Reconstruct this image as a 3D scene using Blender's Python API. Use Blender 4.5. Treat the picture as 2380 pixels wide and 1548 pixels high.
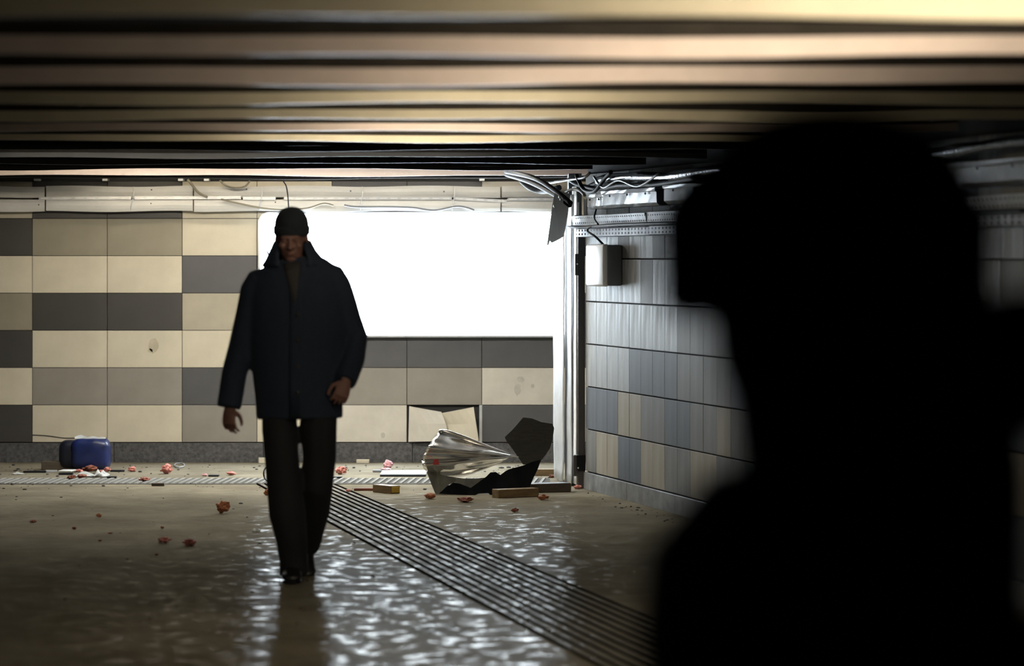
import bpy, bmesh, math, random
from mathutils import Vector, Matrix, noise
random.seed(7)
sc = bpy.context.scene
COL = sc.collection
for _o in list(bpy.data.objects):
    bpy.data.objects.remove(_o)
PI = math.pi

# ------------------------------------------------------------------ camera, world, exposure
F, HCAM, HOR, CX = 7800.0, 1.65, 598.0, 1190.0        # focal length in pixels, eye height, horizon row, centre column (2380 x 1548)
cam_d = bpy.data.cameras.new('camera')
cam = bpy.data.objects.new('camera', cam_d); COL.objects.link(cam)
cam.location = (0, 0, HCAM); cam.rotation_euler = (PI / 2, 0, 0)
cam_d.sensor_width = 36; cam_d.lens = F / 2380 * 36
cam_d.shift_y = -(774 - HOR) / 2380
cam_d.clip_start = 0.05; cam_d.clip_end = 200
cam_d.dof.use_dof = True; cam_d.dof.focus_distance = 23.8; cam_d.dof.aperture_fstop = 2.2
sc.camera = cam
wd = bpy.data.worlds.new('dark_surroundings'); sc.world = wd; wd.use_nodes = True
wd.node_tree.nodes['Background'].inputs[0].default_value = (0.02, 0.025, 0.03, 1)
wd.node_tree.nodes['Background'].inputs[1].default_value = 0.15
vs = sc.view_settings
vs.view_transform = 'Standard'; vs.look = 'None'; vs.gamma = 1.0; vs.use_curve_mapping = False
vs.exposure = 0.0
cy = sc.cycles
cy.max_bounces = 5; cy.diffuse_bounces = 3; cy.glossy_bounces = 3; cy.transmission_bounces = 2; cy.transparent_max_bounces = 6
cy.adaptive_threshold = 0.07
cy.caustics_reflective = False; cy.caustics_refractive = False
LIGHTBOX = 34.0         # radiance of the back-lit panel
WARM = 115.0             # radiance of the cove lamps

# ------------------------------------------------------------------ helpers
def W(x, y, Y):
    s = F / Y
    return Vector(((x - CX) / s, Y, HCAM - (y - HOR) / s))
def G(x, y, z=0.0):
    s = (y - HOR) / (HCAM - z)
    return Vector(((x - CX) / s, F / s, z))

def mat(name, col, rough=0.6, metal=0.0, var=0.12, vscale=6.0, bump=0.0, bscale=60.0, stretch=(1, 1, 1), emit=None, estr=0.0,
        col2=None, sheen=0.0, spec=0.5, rvar=0.0):
    m = bpy.data.materials.new(name); m.use_nodes = True
    nt = m.node_tree; N = nt.nodes; L = nt.links
    p = N['Principled BSDF']
    p.inputs['Roughness'].default_value = rough; p.inputs['Metallic'].default_value = metal
    p.inputs['Specular IOR Level'].default_value = spec
    tc = N.new('ShaderNodeTexCoord'); mp = N.new('ShaderNodeMapping'); mp.inputs['Scale'].default_value = stretch
    L.new(tc.outputs['Object'], mp.inputs['Vector'])
    nz = N.new('ShaderNodeTexNoise'); nz.inputs['Scale'].default_value = vscale; nz.inputs['Detail'].default_value = 6
    nz.inputs['Roughness'].default_value = 0.65
    L.new(mp.outputs[0], nz.inputs['Vector'])
    rp = N.new('ShaderNodeValToRGB')
    c = Vector(col); d = Vector(col2) if col2 else c * (1 - var * 2)
    e = c if col2 else c * (1 + var)
    rp.color_ramp.elements[0].position = 0.32; rp.color_ramp.elements[1].position = 0.68
    rp.color_ramp.elements[0].color = (*d, 1); rp.color_ramp.elements[1].color = (*e, 1)
    L.new(nz.outputs['Fac'], rp.inputs['Fac']); L.new(rp.outputs['Color'], p.inputs['Base Color'])
    if rvar:
        mr = N.new('ShaderNodeMapRange'); mr.inputs['From Min'].default_value = .35; mr.inputs['From Max'].default_value = .65
        mr.inputs['To Min'].default_value = max(.03, rough - rvar); mr.inputs['To Max'].default_value = min(1, rough + rvar)
        L.new(nz.outputs['Fac'], mr.inputs['Value']); L.new(mr.outputs[0], p.inputs['Roughness'])
    if bump:
        nb = N.new('ShaderNodeTexNoise'); nb.inputs['Scale'].default_value = bscale; nb.inputs['Detail'].default_value = 4
        L.new(mp.outputs[0], nb.inputs['Vector'])
        b = N.new('ShaderNodeBump'); b.inputs['Strength'].default_value = bump; b.inputs['Distance'].default_value = 0.01
        L.new(nb.outputs['Fac'], b.inputs['Height']); L.new(b.outputs[0], p.inputs['Normal'])
    if sheen:
        p.inputs['Sheen Weight'].default_value = sheen; p.inputs['Sheen Roughness'].default_value = 0.35
        p.inputs['Sheen Tint'].default_value = (0.75, 0.85, 1.0, 1)
    if emit:
        p.inputs['Emission Color'].default_value = (*emit, 1); p.inputs['Emission Strength'].default_value = estr
    return m

def link(name, me, material=None, parent=None, loc=None, smooth=False):
    o = bpy.data.objects.new(name, me); COL.objects.link(o)
    if material is not None and len(me.materials) == 0: me.materials.append(material)
    if parent is not None: o.parent = parent
    if loc is not None: o.location = loc
    if smooth:
        for f in me.polygons: f.use_smooth = True
    return o
def fin(bm, name, material, parent=None, loc=None, smooth=False):
    bmesh.ops.recalc_face_normals(bm, faces=bm.faces[:])
    me = bpy.data.meshes.new(name); bm.to_mesh(me); bm.free()
    return link(name, me, material, parent, loc, smooth)
def tag(o, label, cat, group=None, kind=None):
    o['label'] = label; o['category'] = cat
    if group: o['group'] = group
    if kind: o['kind'] = kind
    return o
def empty(name, loc=(0, 0, 0), rz=0.0):
    o = bpy.data.objects.new(name, None); COL.objects.link(o); o.location = loc; o.rotation_euler = (0, 0, rz)
    o.empty_display_size = 0.1
    return o
def box(bm, x0, x1, y0, y1, z0, z1, bev=0.0):
    r = bmesh.ops.create_cube(bm, size=1.0)
    v = r['verts']
    bmesh.ops.scale(bm, vec=(x1 - x0, y1 - y0, z1 - z0), verts=v)
    bmesh.ops.translate(bm, vec=((x0 + x1) / 2, (y0 + y1) / 2, (z0 + z1) / 2), verts=v)
    if bev:
        es = list({e for q in v for e in q.link_edges})
        bmesh.ops.bevel(bm, geom=es, offset=bev, segments=2, affect='EDGES', profile=0.5)
    return v
def boxo(name, material, x0, x1, y0, y1, z0, z1, parent=None, bev=0.0, smooth=False):
    bm = bmesh.new(); box(bm, x0, x1, y0, y1, z0, z1, bev)
    return fin(bm, name, material, parent, None, smooth)
def tube(bm, pts, rad, n=14, up=(0, -1, 0), caps=True):
    pts = [Vector(p) for p in pts]; rings = []
    up = Vector(up)
    for i, p in enumerate(pts):
        t = (pts[min(i + 1, len(pts) - 1)] - pts[max(i - 1, 0)]).normalized()
        u = up - t * up.dot(t)
        if u.length < 1e-4: u = Vector((1, 0, 0)) - t * t.x
        u.normalize(); s = t.cross(u).normalized()
        r = rad[i] if isinstance(rad, (list, tuple)) and i < len(rad) else rad
        a, b = (r if isinstance(r, (list, tuple)) else (r, r))
        rings.append([bm.verts.new(p + s * (a * math.cos(2 * PI * k / n)) + u * (b * math.sin(2 * PI * k / n))) for k in range(n)])
    for i in range(len(rings) - 1):
        for k in range(n):
            bm.faces.new((rings[i][k], rings[i][(k + 1) % n], rings[i + 1][(k + 1) % n], rings[i + 1][k]))
    if caps:
        bm.faces.new(rings[0][::-1]); bm.faces.new(rings[-1])
def thicken(bm, vec):
    # give an open sheet a back face at a constant offset and close its rim
    vec = Vector(vec); vs0 = bm.verts[:]; fs = bm.faces[:]; rim = [e for e in bm.edges if len(e.link_faces) == 1]
    dup = {v: bm.verts.new(v.co + vec) for v in vs0}
    for f in fs: bm.faces.new([dup[v] for v in reversed(f.verts[:])])
    for e in rim:
        a, b = e.verts; bm.faces.new((a, b, dup[b], dup[a]))
def smoothpath(pts, k=6):
    P = [Vector(p) for p in pts]; out = []
    for i in range(len(P) - 1):
        a, b, c, d = P[max(i - 1, 0)], P[i], P[i + 1], P[min(i + 2, len(P) - 1)]
        for j in range(k):
            t = j / k
            out.append(0.5 * (2 * b + (c - a) * t + (2 * a - 5 * b + 4 * c - d) * t * t + (3 * b - a - 3 * c + d) * t ** 3))
    out.append(P[-1]); return out
def cable(name, pts, r, material, label=None, cat='cable', parent=None, n=8, group=None):
    bm = bmesh.new(); pp = smoothpath(pts); tube(bm, pp, [r] * len(pp), n, up=(0.13, 0.3, 0.9))
    o = fin(bm, name, material, parent, None, True)
    if label: tag(o, label, cat, group)
    return o
def ell(bm, c, r, rot=None, seg=20):
    M = Matrix.Translation(Vector(c)) @ (rot.to_4x4() if rot else Matrix.Identity(4)) @ Matrix.Diagonal((*r, 1))
    bmesh.ops.create_uvsphere(bm, u_segments=seg, v_segments=max(8, seg // 2 + 2), radius=1.0, matrix=M)
def remesh(bm, name, material, voxel, parent=None, loc=None, it=3, fac=0.5):
    bmesh.ops.recalc_face_normals(bm, faces=bm.faces[:])
    me = bpy.data.meshes.new(name + '_source'); bm.to_mesh(me); bm.free()
    t = bpy.data.objects.new(name + '_source', me); COL.objects.link(t)
    md = t.modifiers.new('r', 'REMESH'); md.mode = 'VOXEL'; md.voxel_size = voxel; md.use_smooth_shade = True
    ms = t.modifiers.new('s', 'SMOOTH'); ms.factor = fac; ms.iterations = it
    dg = bpy.context.evaluated_depsgraph_get()
    out = bpy.data.meshes.new_from_object(t.evaluated_get(dg)); out.name = name
    bpy.data.objects.remove(t); bpy.data.meshes.remove(me)
    out.materials.clear()
    return link(name, out, material, parent, loc, True)

# ------------------------------------------------------------------ materials
M = {}
M['cream'] = mat('cream_panel', (0.62, 0.57, 0.45), 0.55, var=0.05, vscale=3, bump=.06, bscale=220)
M['light'] = mat('light_panel', (0.60, 0.57, 0.50), 0.55, var=0.06, vscale=4, bump=.06, bscale=220)
M['taupe'] = mat('taupe_panel', (0.27, 0.245, 0.185), 0.55, var=0.06, vscale=3, bump=.06, bscale=220)
M['mid'] = mat('mid_grey_panel', (0.27, 0.25, 0.22), 0.55, var=0.06, vscale=3, bump=.06, bscale=220)
M['beige'] = mat('dull_beige_panel', (0.42, 0.385, 0.30), 0.55, var=0.06, vscale=3, bump=.06, bscale=220)
M['grey'] = mat('slate_grey_panel', (0.088, 0.088, 0.092), 0.5, var=0.06, vscale=3, bump=.06, bscale=220)
M['dark'] = mat('charcoal_panel', (0.052, 0.050, 0.047), 0.5, var=0.06, vscale=3, bump=.06, bscale=220)
M['skirt'] = mat('granite_skirting', (0.10, 0.10, 0.105), 0.45, var=0.3, vscale=40, bump=.05, bscale=200)
M['substrate'] = mat('dark_wall_substrate', (0.03, 0.03, 0.03), 0.9)
ST = (3.0, 3.0, 0.35)
M['r_light'] = mat('streaked_pale_tile', (0.40, 0.41, 0.41), 0.55, spec=.10, vscale=5, stretch=ST, col2=(0.13, 0.14, 0.15), bump=.05, bscale=80, rvar=.1)
M['r_beige'] = mat('streaked_beige_tile', (0.33, 0.305, 0.25), 0.6, spec=.06, vscale=4, stretch=ST, col2=(0.25, 0.225, 0.17), bump=.05, bscale=80)
M['r_mid'] = mat('streaked_grey_tile', (0.21, 0.21, 0.205), 0.6, spec=.06, vscale=4, stretch=ST, col2=(0.15, 0.15, 0.145), bump=.05, bscale=80)
M['r_blue'] = mat('streaked_slate_tile', (0.135, 0.15, 0.17), 0.6, spec=.06, vscale=4, stretch=ST, col2=(0.10, 0.112, 0.128), bump=.05, bscale=80)
M['r_skirt'] = mat('wall_granite_skirting', (0.20, 0.21, 0.215), 0.42, var=0.25, vscale=9, bump=.05, bscale=160)
M['ceil'] = mat('dark_brown_ceiling', (0.035, 0.03, 0.026), 0.8, spec=.05)  # one even dark brown for the whole upper ceiling
M['beam_y'] = mat('cream_enamel_beam', (0.64, 0.58, 0.44), 0.32, var=.04, bump=.02, bscale=6)
M['beam_p'] = mat('pinkish_enamel_beam', (0.66, 0.56, 0.51), 0.32, var=.04, bump=.02, bscale=6)
M['beam_g'] = mat('unlit_beam_grey', (0.13, 0.125, 0.12), 0.5, metal=.2, var=.05, spec=.15)  # darker beam colour standing in for the unlit bays
M['soffit'] = mat('dark_shield_and_web', (0.03, 0.026, 0.022), 0.7, spec=.03)  # for the beam webs and the added lamp shields
M['white_metal'] = mat('white_painted_sheet', (0.62, 0.62, 0.60), 0.45, var=.04, vscale=3)
M['steel'] = mat('galvanised_steel', (0.66, 0.68, 0.70), 0.34, metal=.55, var=.08, vscale=10, bump=.03, bscale=14)
M['crumple'] = mat('bright_crumpled_steel', (0.86, 0.84, 0.80), 0.19, metal=.9, var=.06, vscale=6, bump=.05, bscale=16)
M['shade_steel'] = mat('shaded_sheet_inside', (0.012, 0.013, 0.016), 0.7, var=.2, vscale=8, spec=.03)  # colour of the shade inside the crumpled sheet
M['olive'] = mat('dull_grey_sheet_back', (0.060, 0.058, 0.052), 0.65, spec=.08, var=.1, vscale=14, stretch=(1, 1, 5))
M['inner'] = mat('scuffed_grey_sheet', (0.23, 0.225, 0.19), 0.45, metal=.3, var=.1, vscale=8)
M['post'] = mat('dark_bronze_post', (0.055, 0.053, 0.055), 0.45, var=.1)
M['plate'] = mat('dull_grey_plate', (0.70, 0.73, 0.76), 0.6, var=.05)
M['black'] = mat('black_rubber', (0.012, 0.013, 0.016), 0.6, var=.1, spec=.12)
M['whitecable'] = mat('pale_cable', (0.4, 0.4, 0.4), 0.45, var=.03, spec=.3)
M['tan_cable'] = mat('dusty_tan_cable', (0.22, 0.20, 0.15), 0.5)
M['box_white'] = mat('white_plastic', (0.82, 0.82, 0.82), 0.4, var=.02)
M['boxside'] = mat('dark_grey_plastic', (0.16, 0.17, 0.19), 0.45, var=.05)
M['coat'] = mat('dark_navy_wool', (0.009, 0.017, 0.036), 0.85, var=.12, vscale=40, bump=.15, bscale=300, sheen=.10)
M['trouser'] = mat('black_trouser_cloth', (0.0075, 0.0085, 0.011), 0.85, var=.12, vscale=40, bump=.1, bscale=300, sheen=.02)
M['cap'] = mat('black_knit', (0.010, 0.014, 0.020), 0.9, var=.15, vscale=60, bump=.3, bscale=350, sheen=.08)
M['fur'] = mat('black_fur', (0.010, 0.012, 0.016), 0.95, var=.3, vscale=60, bump=.6, bscale=160, sheen=.05)
M['skin'] = mat('skin', (0.19, 0.095, 0.075), 0.65, var=.06, vscale=20, bump=.05, bscale=300)
M['shirt'] = mat('grey_shirt', (0.035, 0.032, 0.03), 0.8)
M['leather'] = mat('black_leather', (0.010, 0.009, 0.009), 0.38, bump=.1, bscale=120)
M['foam'] = mat('pink_foam', (0.62, 0.26, 0.22), 0.9, vscale=30, col2=(0.45, 0.15, 0.12), bump=.6, bscale=120)
M['foam_l'] = mat('pale_pink_foam', (0.78, 0.50, 0.52), 0.9, vscale=30, col2=(0.55, 0.22, 0.25), bump=.6, bscale=120)
M['foam_o'] = mat('orange_brown_foam', (0.46, 0.17, 0.075), 0.9, vscale=25, col2=(0.20, 0.065, 0.03), bump=.6, bscale=120)
M['foam_d'] = mat('rust_brown_foam', (0.30, 0.10, 0.06), 0.9, vscale=25, col2=(0.14, 0.05, 0.035), bump=.6, bscale=120)
M['wood'] = mat('dirty_pine', (0.23, 0.15, 0.065), 0.7, vscale=6, stretch=(1, 6, 6), col2=(0.11, 0.07, 0.03))
M['wood_d'] = mat('dark_damp_timber', (0.10, 0.075, 0.05), 0.7, vscale=6, stretch=(1, 6, 6), col2=(0.05, 0.04, 0.028))
M['yellow'] = mat('ochre_painted_end', (0.42, 0.27, 0.035), 0.6)
M['blue'] = mat('dark_blue_plastic', (0.009, 0.019, 0.095), 0.35, var=.2, vscale=8)
M['wisp'] = mat('white_film_scrap', (0.75, 0.76, 0.74), 0.5)
M['slab'] = mat('pale_plastic_sheet', (0.42, 0.44, 0.46), 0.3)
M['crumb'] = mat('dark_rubble_dust', (0.035, 0.03, 0.028), 0.8)
M['rail'] = mat('black_rubber_rail', (0.010, 0.009, 0.008), 0.8, spec=.0)

def damp_material(name, c0, c1, g0, g1, lo, hi, rough, bump, fscale=8.0):
    # matt dirty surface with small damp patches that shine: a diffuse base mixed with a little gloss where a noise mask is high
    m = bpy.data.materials.new(name); m.use_nodes = True
    nt = m.node_tree; N = nt.nodes; L = nt.links; N.remove(N['Principled BSDF'])
    tc = N.new('ShaderNodeTexCoord')
    def nz(scale, det=5, rough=.6):
        n = N.new('ShaderNodeTexNoise'); n.inputs['Scale'].default_value = scale; n.inputs['Detail'].default_value = det
        n.inputs['Roughness'].default_value = rough; L.new(tc.outputs['Object'], n.inputs['Vector']); return n
    dirt = nz(1.6, 8, .7)
    rp = N.new('ShaderNodeValToRGB')
    rp.color_ramp.elements[0].position = .3; rp.color_ramp.elements[0].color = (*c0, 1)
    rp.color_ramp.elements[1].position = .7; rp.color_ramp.elements[1].color = (*c1, 1)
    L.new(dirt.outputs['Fac'], rp.inputs['Fac'])
    df = N.new('ShaderNodeBsdfDiffuse'); L.new(rp.outputs[0], df.inputs['Color'])
    gl = N.new('ShaderNodeBsdfGlossy'); gl.inputs['Roughness'].default_value = rough; gl.inputs['Color'].default_value = (1, .98, .95, 1)
    wet = nz(fscale, 5, .6)
    mr = N.new('ShaderNodeMapRange'); mr.inputs['From Min'].default_value = lo; mr.inputs['From Max'].default_value = hi
    mr.inputs['To Min'].default_value = g0; mr.inputs['To Max'].default_value = g1; L.new(wet.outputs['Fac'], mr.inputs['Value'])
    mx = N.new('ShaderNodeMixShader'); L.new(mr.outputs[0], mx.inputs[0]); L.new(df.outputs[0], mx.inputs[1]); L.new(gl.outputs[0], mx.inputs[2])
    L.new(mx.outputs[0], N['Material Output'].inputs[0])
    b1 = nz(13, 3, .5); b2 = nz(55, 3, .5)
    add = N.new('ShaderNodeMath'); add.operation = 'MULTIPLY_ADD'; add.inputs[1].default_value = 0.16
    L.new(b2.outputs['Fac'], add.inputs[0]); L.new(b1.outputs['Fac'], add.inputs[2])
    bu = N.new('ShaderNodeBump'); bu.inputs['Strength'].default_value = bump; bu.inputs['Distance'].default_value = 0.035
    L.new(add.outputs[0], bu.inputs['Height'])
    for q in (df, gl): L.new(bu.outputs[0], q.inputs['Normal'])
    return m
M['floor'] = damp_material('wet_trampled_floor', (0.115, 0.101, 0.073), (0.245, 0.217, 0.162), .006, .17, .54, .70, .18, .13, 9.0)
M['tactile'] = damp_material('worn_tactile_tile', (0.06, 0.058, 0.052), (0.11, 0.105, 0.095), .003, .03, .5, .7, .3, .05)
M['bed'] = damp_material('worn_guide_bed', (0.13, 0.12, 0.095), (0.21, 0.19, 0.155), .010, .10, .50, .70, .25, .06)

def perforated(name, col, rough, pu, pv, r):
    # round holes at a pitch pu along the tray (object x) and pv up it (object z)
    m = mat(name, col, rough, metal=.1, var=.12, vscale=8, bump=.03, bscale=20)
    nt = m.node_tree; N = nt.nodes; L = nt.links; p = N['Principled BSDF']
    tc = N.new('ShaderNodeTexCoord'); sx = N.new('ShaderNodeSeparateXYZ'); L.new(tc.outputs['Object'], sx.inputs[0])
    def cell(sock, pitch, sq=1.0):
        a = N.new('ShaderNodeMath'); a.operation = 'DIVIDE'; L.new(sock, a.inputs[0]); a.inputs[1].default_value = pitch
        f = N.new('ShaderNodeMath'); f.operation = 'FRACT'; L.new(a.outputs[0], f.inputs[0])
        s = N.new('ShaderNodeMath'); s.operation = 'SUBTRACT'; L.new(f.outputs[0], s.inputs[0]); s.inputs[1].default_value = .5
        k = N.new('ShaderNodeMath'); k.operation = 'MULTIPLY'; L.new(s.outputs[0], k.inputs[0]); k.inputs[1].default_value = pitch * sq
        q = N.new('ShaderNodeMath'); q.operation = 'POWER'; L.new(k.outputs[0], q.inputs[0]); q.inputs[1].default_value = 2
        return q.outputs[0]
    ad = N.new('ShaderNodeMath'); ad.operation = 'ADD'; L.new(cell(sx.outputs['X'], pu, .4), ad.inputs[0]); L.new(cell(sx.outputs['Z'], pv), ad.inputs[1])
    lt = N.new('ShaderNodeMath'); lt.operation = 'LESS_THAN'; L.new(ad.outputs[0], lt.inputs[0]); lt.inputs[1].default_value = r * r
    tr = N.new('ShaderNodeBsdfTransparent'); mx = N.new('ShaderNodeMixShader'); out = N['Material Output']
    L.new(lt.outputs[0], mx.inputs[0]); L.new(p.outputs[0], mx.inputs[1]); L.new(tr.outputs[0], mx.inputs[2]); L.new(mx.outputs[0], out.inputs[0])
    return m
M['tray_a'] = perforated('perforated_tray_small_holes', (0.85, 0.87, 0.9), 0.5, 0.056, 0.034, 0.0052)
M['tray_b'] = perforated('perforated_tray_slots', (0.72, 0.75, 0.8), 0.5, 0.085, 0.026, 0.0072)

# ------------------------------------------------------------------ setting: floor, walls, ceiling
YB = F / 289.0                                   # back wall, 27 m away
RA = Vector((0.5215, 23.93)); RD = Vector((math.sin(math.radians(12.9)), -math.cos(math.radians(12.9))))
RN = Vector((RD.y, -RD.x))                       # into the passage
def rw(l, off=0.0, z=0.0):
    p = RA + RD * l + RN * off
    return Vector((p.x, p.y, z))
def wall_x(Y):                                   # right wall line
    return 0.5215 + 0.2290 * (23.93 - Y) if Y < 23.93 else 3.2
CEIL = 2.27

fl = boxo('floor', M['floor'], -8.5, 7.5, -3.2, 27.4, -0.12, 0.0); tag(fl, 'dull wet trampled concrete floor of the underpass', 'floor', kind='structure')
cl = boxo('ceiling', M['ceil'], -8.5, 7.5, -3.2, 27.4, 2.40, 2.52); tag(cl, 'low dark ceiling crossed by metal beams', 'ceiling', kind='structure')
wb = boxo('wall_back', M['substrate'], -8.5, 3.4, YB + .026, YB + .3, 0, 2.40); tag(wb, 'far wall clad in cream, grey and charcoal panels', 'wall', kind='structure')
wl = boxo('wall_left', M['mid'], -8.7, -8.5, -3.2, 27.4, 0, 2.40); tag(wl, 'plain grey side wall out of the light', 'wall', kind='structure')
wn = boxo('wall_near', M['mid'], -8.5, 7.5, -3.4, -3.2, 0, 2.40); tag(wn, 'plain grey wall behind the camera', 'wall', kind='structure')
wr = empty('wall_right', rw(0)); wr.rotation_euler = (0, 0, math.atan2(RD.y, RD.x)); tag(wr, 'soot-streaked tiled side wall running towards the camera', 'wall', kind='structure')
# local frame of the wall: x along the wall towards the camera, y away from the passage is -RN
_loc_sign = 1 if (Matrix.Rotation(math.atan2(RD.y, RD.x), 2) @ Vector((0, 1))).dot(RN) > 0 else -1
def wbox(name, material, l0, l1, o0, o1, z0, z1, parent=wr, bev=0.0):
    ya, yb = sorted((o0 * _loc_sign, o1 * _loc_sign))
    return boxo(name, material, l0, l1, ya, yb, z0, z1, parent, bev)
wbox('wall_core', M['substrate'], 0.0, 27.3, -.3, -.022, 0, 2.40)
we = boxo('wall_end', M['mid'], RA.x + .08, 3.4, RA.y - .02, RA.y + .12, 0, 2.40); tag(we, 'short return wall behind the steel clad corner', 'wall', kind='structure')

# back wall panels (0.6 x 0.3 m), colours read row by row
PX0, PW, PZ0, PH = -3.858, 0.6025, 0.162, 0.300
rows = {   # row -> {column: colour}; column 0 starts at PX0
 6: {-1: 'beige', 0: 'dark', 1: 'dark', 2: 'cream', 3: 'cream', 4: 'grey', 5: 'grey', 6: 'light'},
 5: {-1: 'dark', 0: 'taupe', 1: 'taupe', 2: 'cream'},
 4: {-2: 'cream', -1: 'cream', 0: 'cream', 1: 'cream', 2: 'grey'},
 3: {-1: 'taupe', 0: 'dark', 1: 'dark', 2: 'beige'},
 2: {-1: 'dark', 0: 'cream', 1: 'cream', 2: 'cream', 3: 'grey', 4: 'grey', 5: 'grey', 6: 'grey'},
 1: {-1: 'cream', 0: 'mid', 1: 'mid', 2: 'grey', 3: 'mid', 4: 'mid', 5: 'mid', 6: 'light'},
 0: {-1: 'dark', 0: 'cream', 1: 'cream', 2: 'mid', 3: 'cream', 4: 'light', 5: None, 6: 'grey'}}
def panel_mesh():
    bm = bmesh.new(); box(bm, .0022, PW - .0022, 0, .025, .0022, PH - .0022, .0018)
    bmesh.ops.recalc_face_normals(bm, faces=bm.faces[:])
    me = bpy.data.meshes.new('wall_panel'); bm.to_mesh(me); bm.free(); return me
pmesh = {}
for k in ('cream', 'light', 'taupe', 'mid', 'beige', 'grey', 'dark'):
    me = panel_mesh(); me.materials.append(M[k]); pmesh[k] = me
rng = random.Random(3)
for r in range(7):
    for c in range(-7, 11):
        k = rows[r].get(c, rng.choice(['cream', 'mid', 'grey', 'light', 'taupe', 'dark'])) if c in rows[r] else rng.choice(['cream', 'mid', 'grey', 'light', 'taupe', 'dark'])
        if k is None: continue
        o = link('wall_panel', pmesh[k], None, wb)
        o.location = (PX0 + c * PW, YB + rng.uniform(-.0015, .0015), PZ0 + r * PH)
# the cracked, folded panel of the lowest row
x0, x1, z0, z1 = PX0 + 5 * PW + .004, PX0 + 6 * PW - .004, PZ0 + .003, PZ0 + PH - .003
def plate(name, poly, thick, material, parent, smooth=False):
    bm = bmesh.new(); vs_ = [bm.verts.new(p) for p in poly]; f = bm.faces.new(vs_)
    f.normal_update(); n = f.normal.copy()
    r = bmesh.ops.extrude_face_region(bm, geom=[f])
    bmesh.ops.translate(bm, vec=n * thick, verts=[g for g in r['geom'] if isinstance(g, bmesh.types.BMVert)])
    return fin(bm, name, material, parent, None, smooth)
def bp(x, y, d): return W(x, y, YB - d)
def bent_panel(name, pts_l, pts_r, material, thick=.012):
    # grid between a left and a right edge
    bm = bmesh.new(); n, mcol = len(pts_l), 5; g = []
    for i in range(n):
        g.append([bm.verts.new(pts_l[i].lerp(pts_r[i], j / (mcol - 1)) + Vector((0, -.012 * math.sin(PI * j / (mcol - 1)), 0))) for j in range(mcol)])
    for i in range(n - 1):
        for j in range(mcol - 1): bm.faces.new((g[i][j], g[i][j + 1], g[i + 1][j + 1], g[i + 1][j]))
    bmesh.ops.recalc_face_normals(bm, faces=bm.faces[:])
    bmesh.ops.solidify(bm, geom=bm.faces[:], thickness=thick)
    return fin(bm, name, material, wb)
bent_panel('wall_panel', [bp(952, 944, .01), bp(951, 985, .01), bp(950, 1027, .015)], [bp(1026, 958, .03), bp(1036, 985, .055), bp(1046, 1024, .05)], M['light'])
bent_panel('wall_panel', [bp(1028, 960, .04), bp(1038, 986, .02), bp(1043, 1024, .04)], [bp(1101, 946, .085), bp(1107, 985, .10), bp(1113, 1024, .11)], M['cream'])
boxo('wall_stud', M['steel'], W(1114, 0, YB).x, W(1121, 0, YB).x, YB + .004, YB + .024, PZ0, PZ0 + PH, wb)
M['stain'] = mat('brown_smear', (0.52, 0.465, 0.345), .6); M['stain_g'] = mat('grey_smear', (0.47, 0.45, 0.40), .6)
for (cx_, cy_, rx, ry, mk, sd) in ((357, 803, 12, 17, 'stain', 1), (349, 815, 6, 5, 'stain', 2), (1203, 905, 8, 13, 'stain_g', 3), (1210, 882, 9, 7, 'stain_g', 4), (1238, 897, 4, 5, 'stain_g', 5), (890, 1012, 5, 7, 'stain_g', 6)):
    ring = [W(cx_ + rx * math.cos(2 * PI * k / 18) * (1 + .4 * noise.noise(Vector((k * .9, sd * 3, 0)))), cy_ + ry * math.sin(2 * PI * k / 18) * (1 + .4 * noise.noise(Vector((k * .9, sd * 5, 3)))), YB - .0025) for k in range(18)]
    bm = bmesh.new(); f = bm.faces.new([bm.verts.new(q) for q in ring]); thicken(bm, (0, .001, 0)); fin(bm, 'smear', M[mk], wb)
bm = bmesh.new(); pth = smoothpath([W(76, 1011, YB - .003), W(110, 1013, YB - .003), W(150, 1018, YB - .003), W(200, 1018, YB - .003), W(246, 1019, YB - .003)]); tube(bm, pth, [.0035] * len(pth), 6, up=(0, 0, 1)); fin(bm, 'crack', M['substrate'], wb)
for i in range(9):                                # granite skirting stones
    xa = -8.0 + i * 1.2
    boxo('skirting_stone', M['skirt'], xa + .002, xa + 1.198, YB - .004, YB + .025, 0, PZ0 - .006, wb, .002)

# side wall tiles (0.3 m module)
RZ0, RH, RWID = 0.1255, 0.3027, 0.30
known = {0: 'mbbuuYYmmYYbbbmm', 1: 'uuuYYYmmuummYYbb', 2: 'lluulluuYYYYbbmm', 3: 'llllllllmmmmuubb', 4: 'lllllmllmlmmuumm', 5: 'lllmllmmlmmmmumm', 6: 'mmmmmmmmmmmmmmmm'}
known[0] = 'mYYbbYYmmYYmmuub'.replace('b', 'u'); known[1] = 'uuuYYmmuummYmmuu'; known[2] = 'lllluuuummmmuumm'
cmap = {'m': 'r_mid', 'u': 'r_blue', 'Y': 'r_beige', 'l': 'r_light', 'b': 'r_mid'}
tmesh = {}
for k in ('r_mid', 'r_blue', 'r_beige', 'r_light'):
    bm = bmesh.new(); y_ = sorted((0.0, -.022 * _loc_sign)); box(bm, .0022, RWID - .0022, y_[0], y_[1], .0045, RH - .0045, .0018)
    bmesh.ops.recalc_face_normals(bm, faces=bm.faces[:])
    me = bpy.data.meshes.new('wall_tile'); bm.to_mesh(me); bm.free(); me.materials.append(M[k]); tmesh[k] = me
rng = random.Random(11)
for r in range(7):
    for c in range(0, 40):
        k = cmap[known[r][c]] if c < len(known[r]) else rng.choice(['r_mid', 'r_mid', 'r_blue', 'r_light', 'r_beige'])
        o = link('wall_tile', tmesh[k], None, wr)
        o.location = (.02 + c * RWID, rng.uniform(-.001, .001), RZ0 + r * RH)
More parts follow.
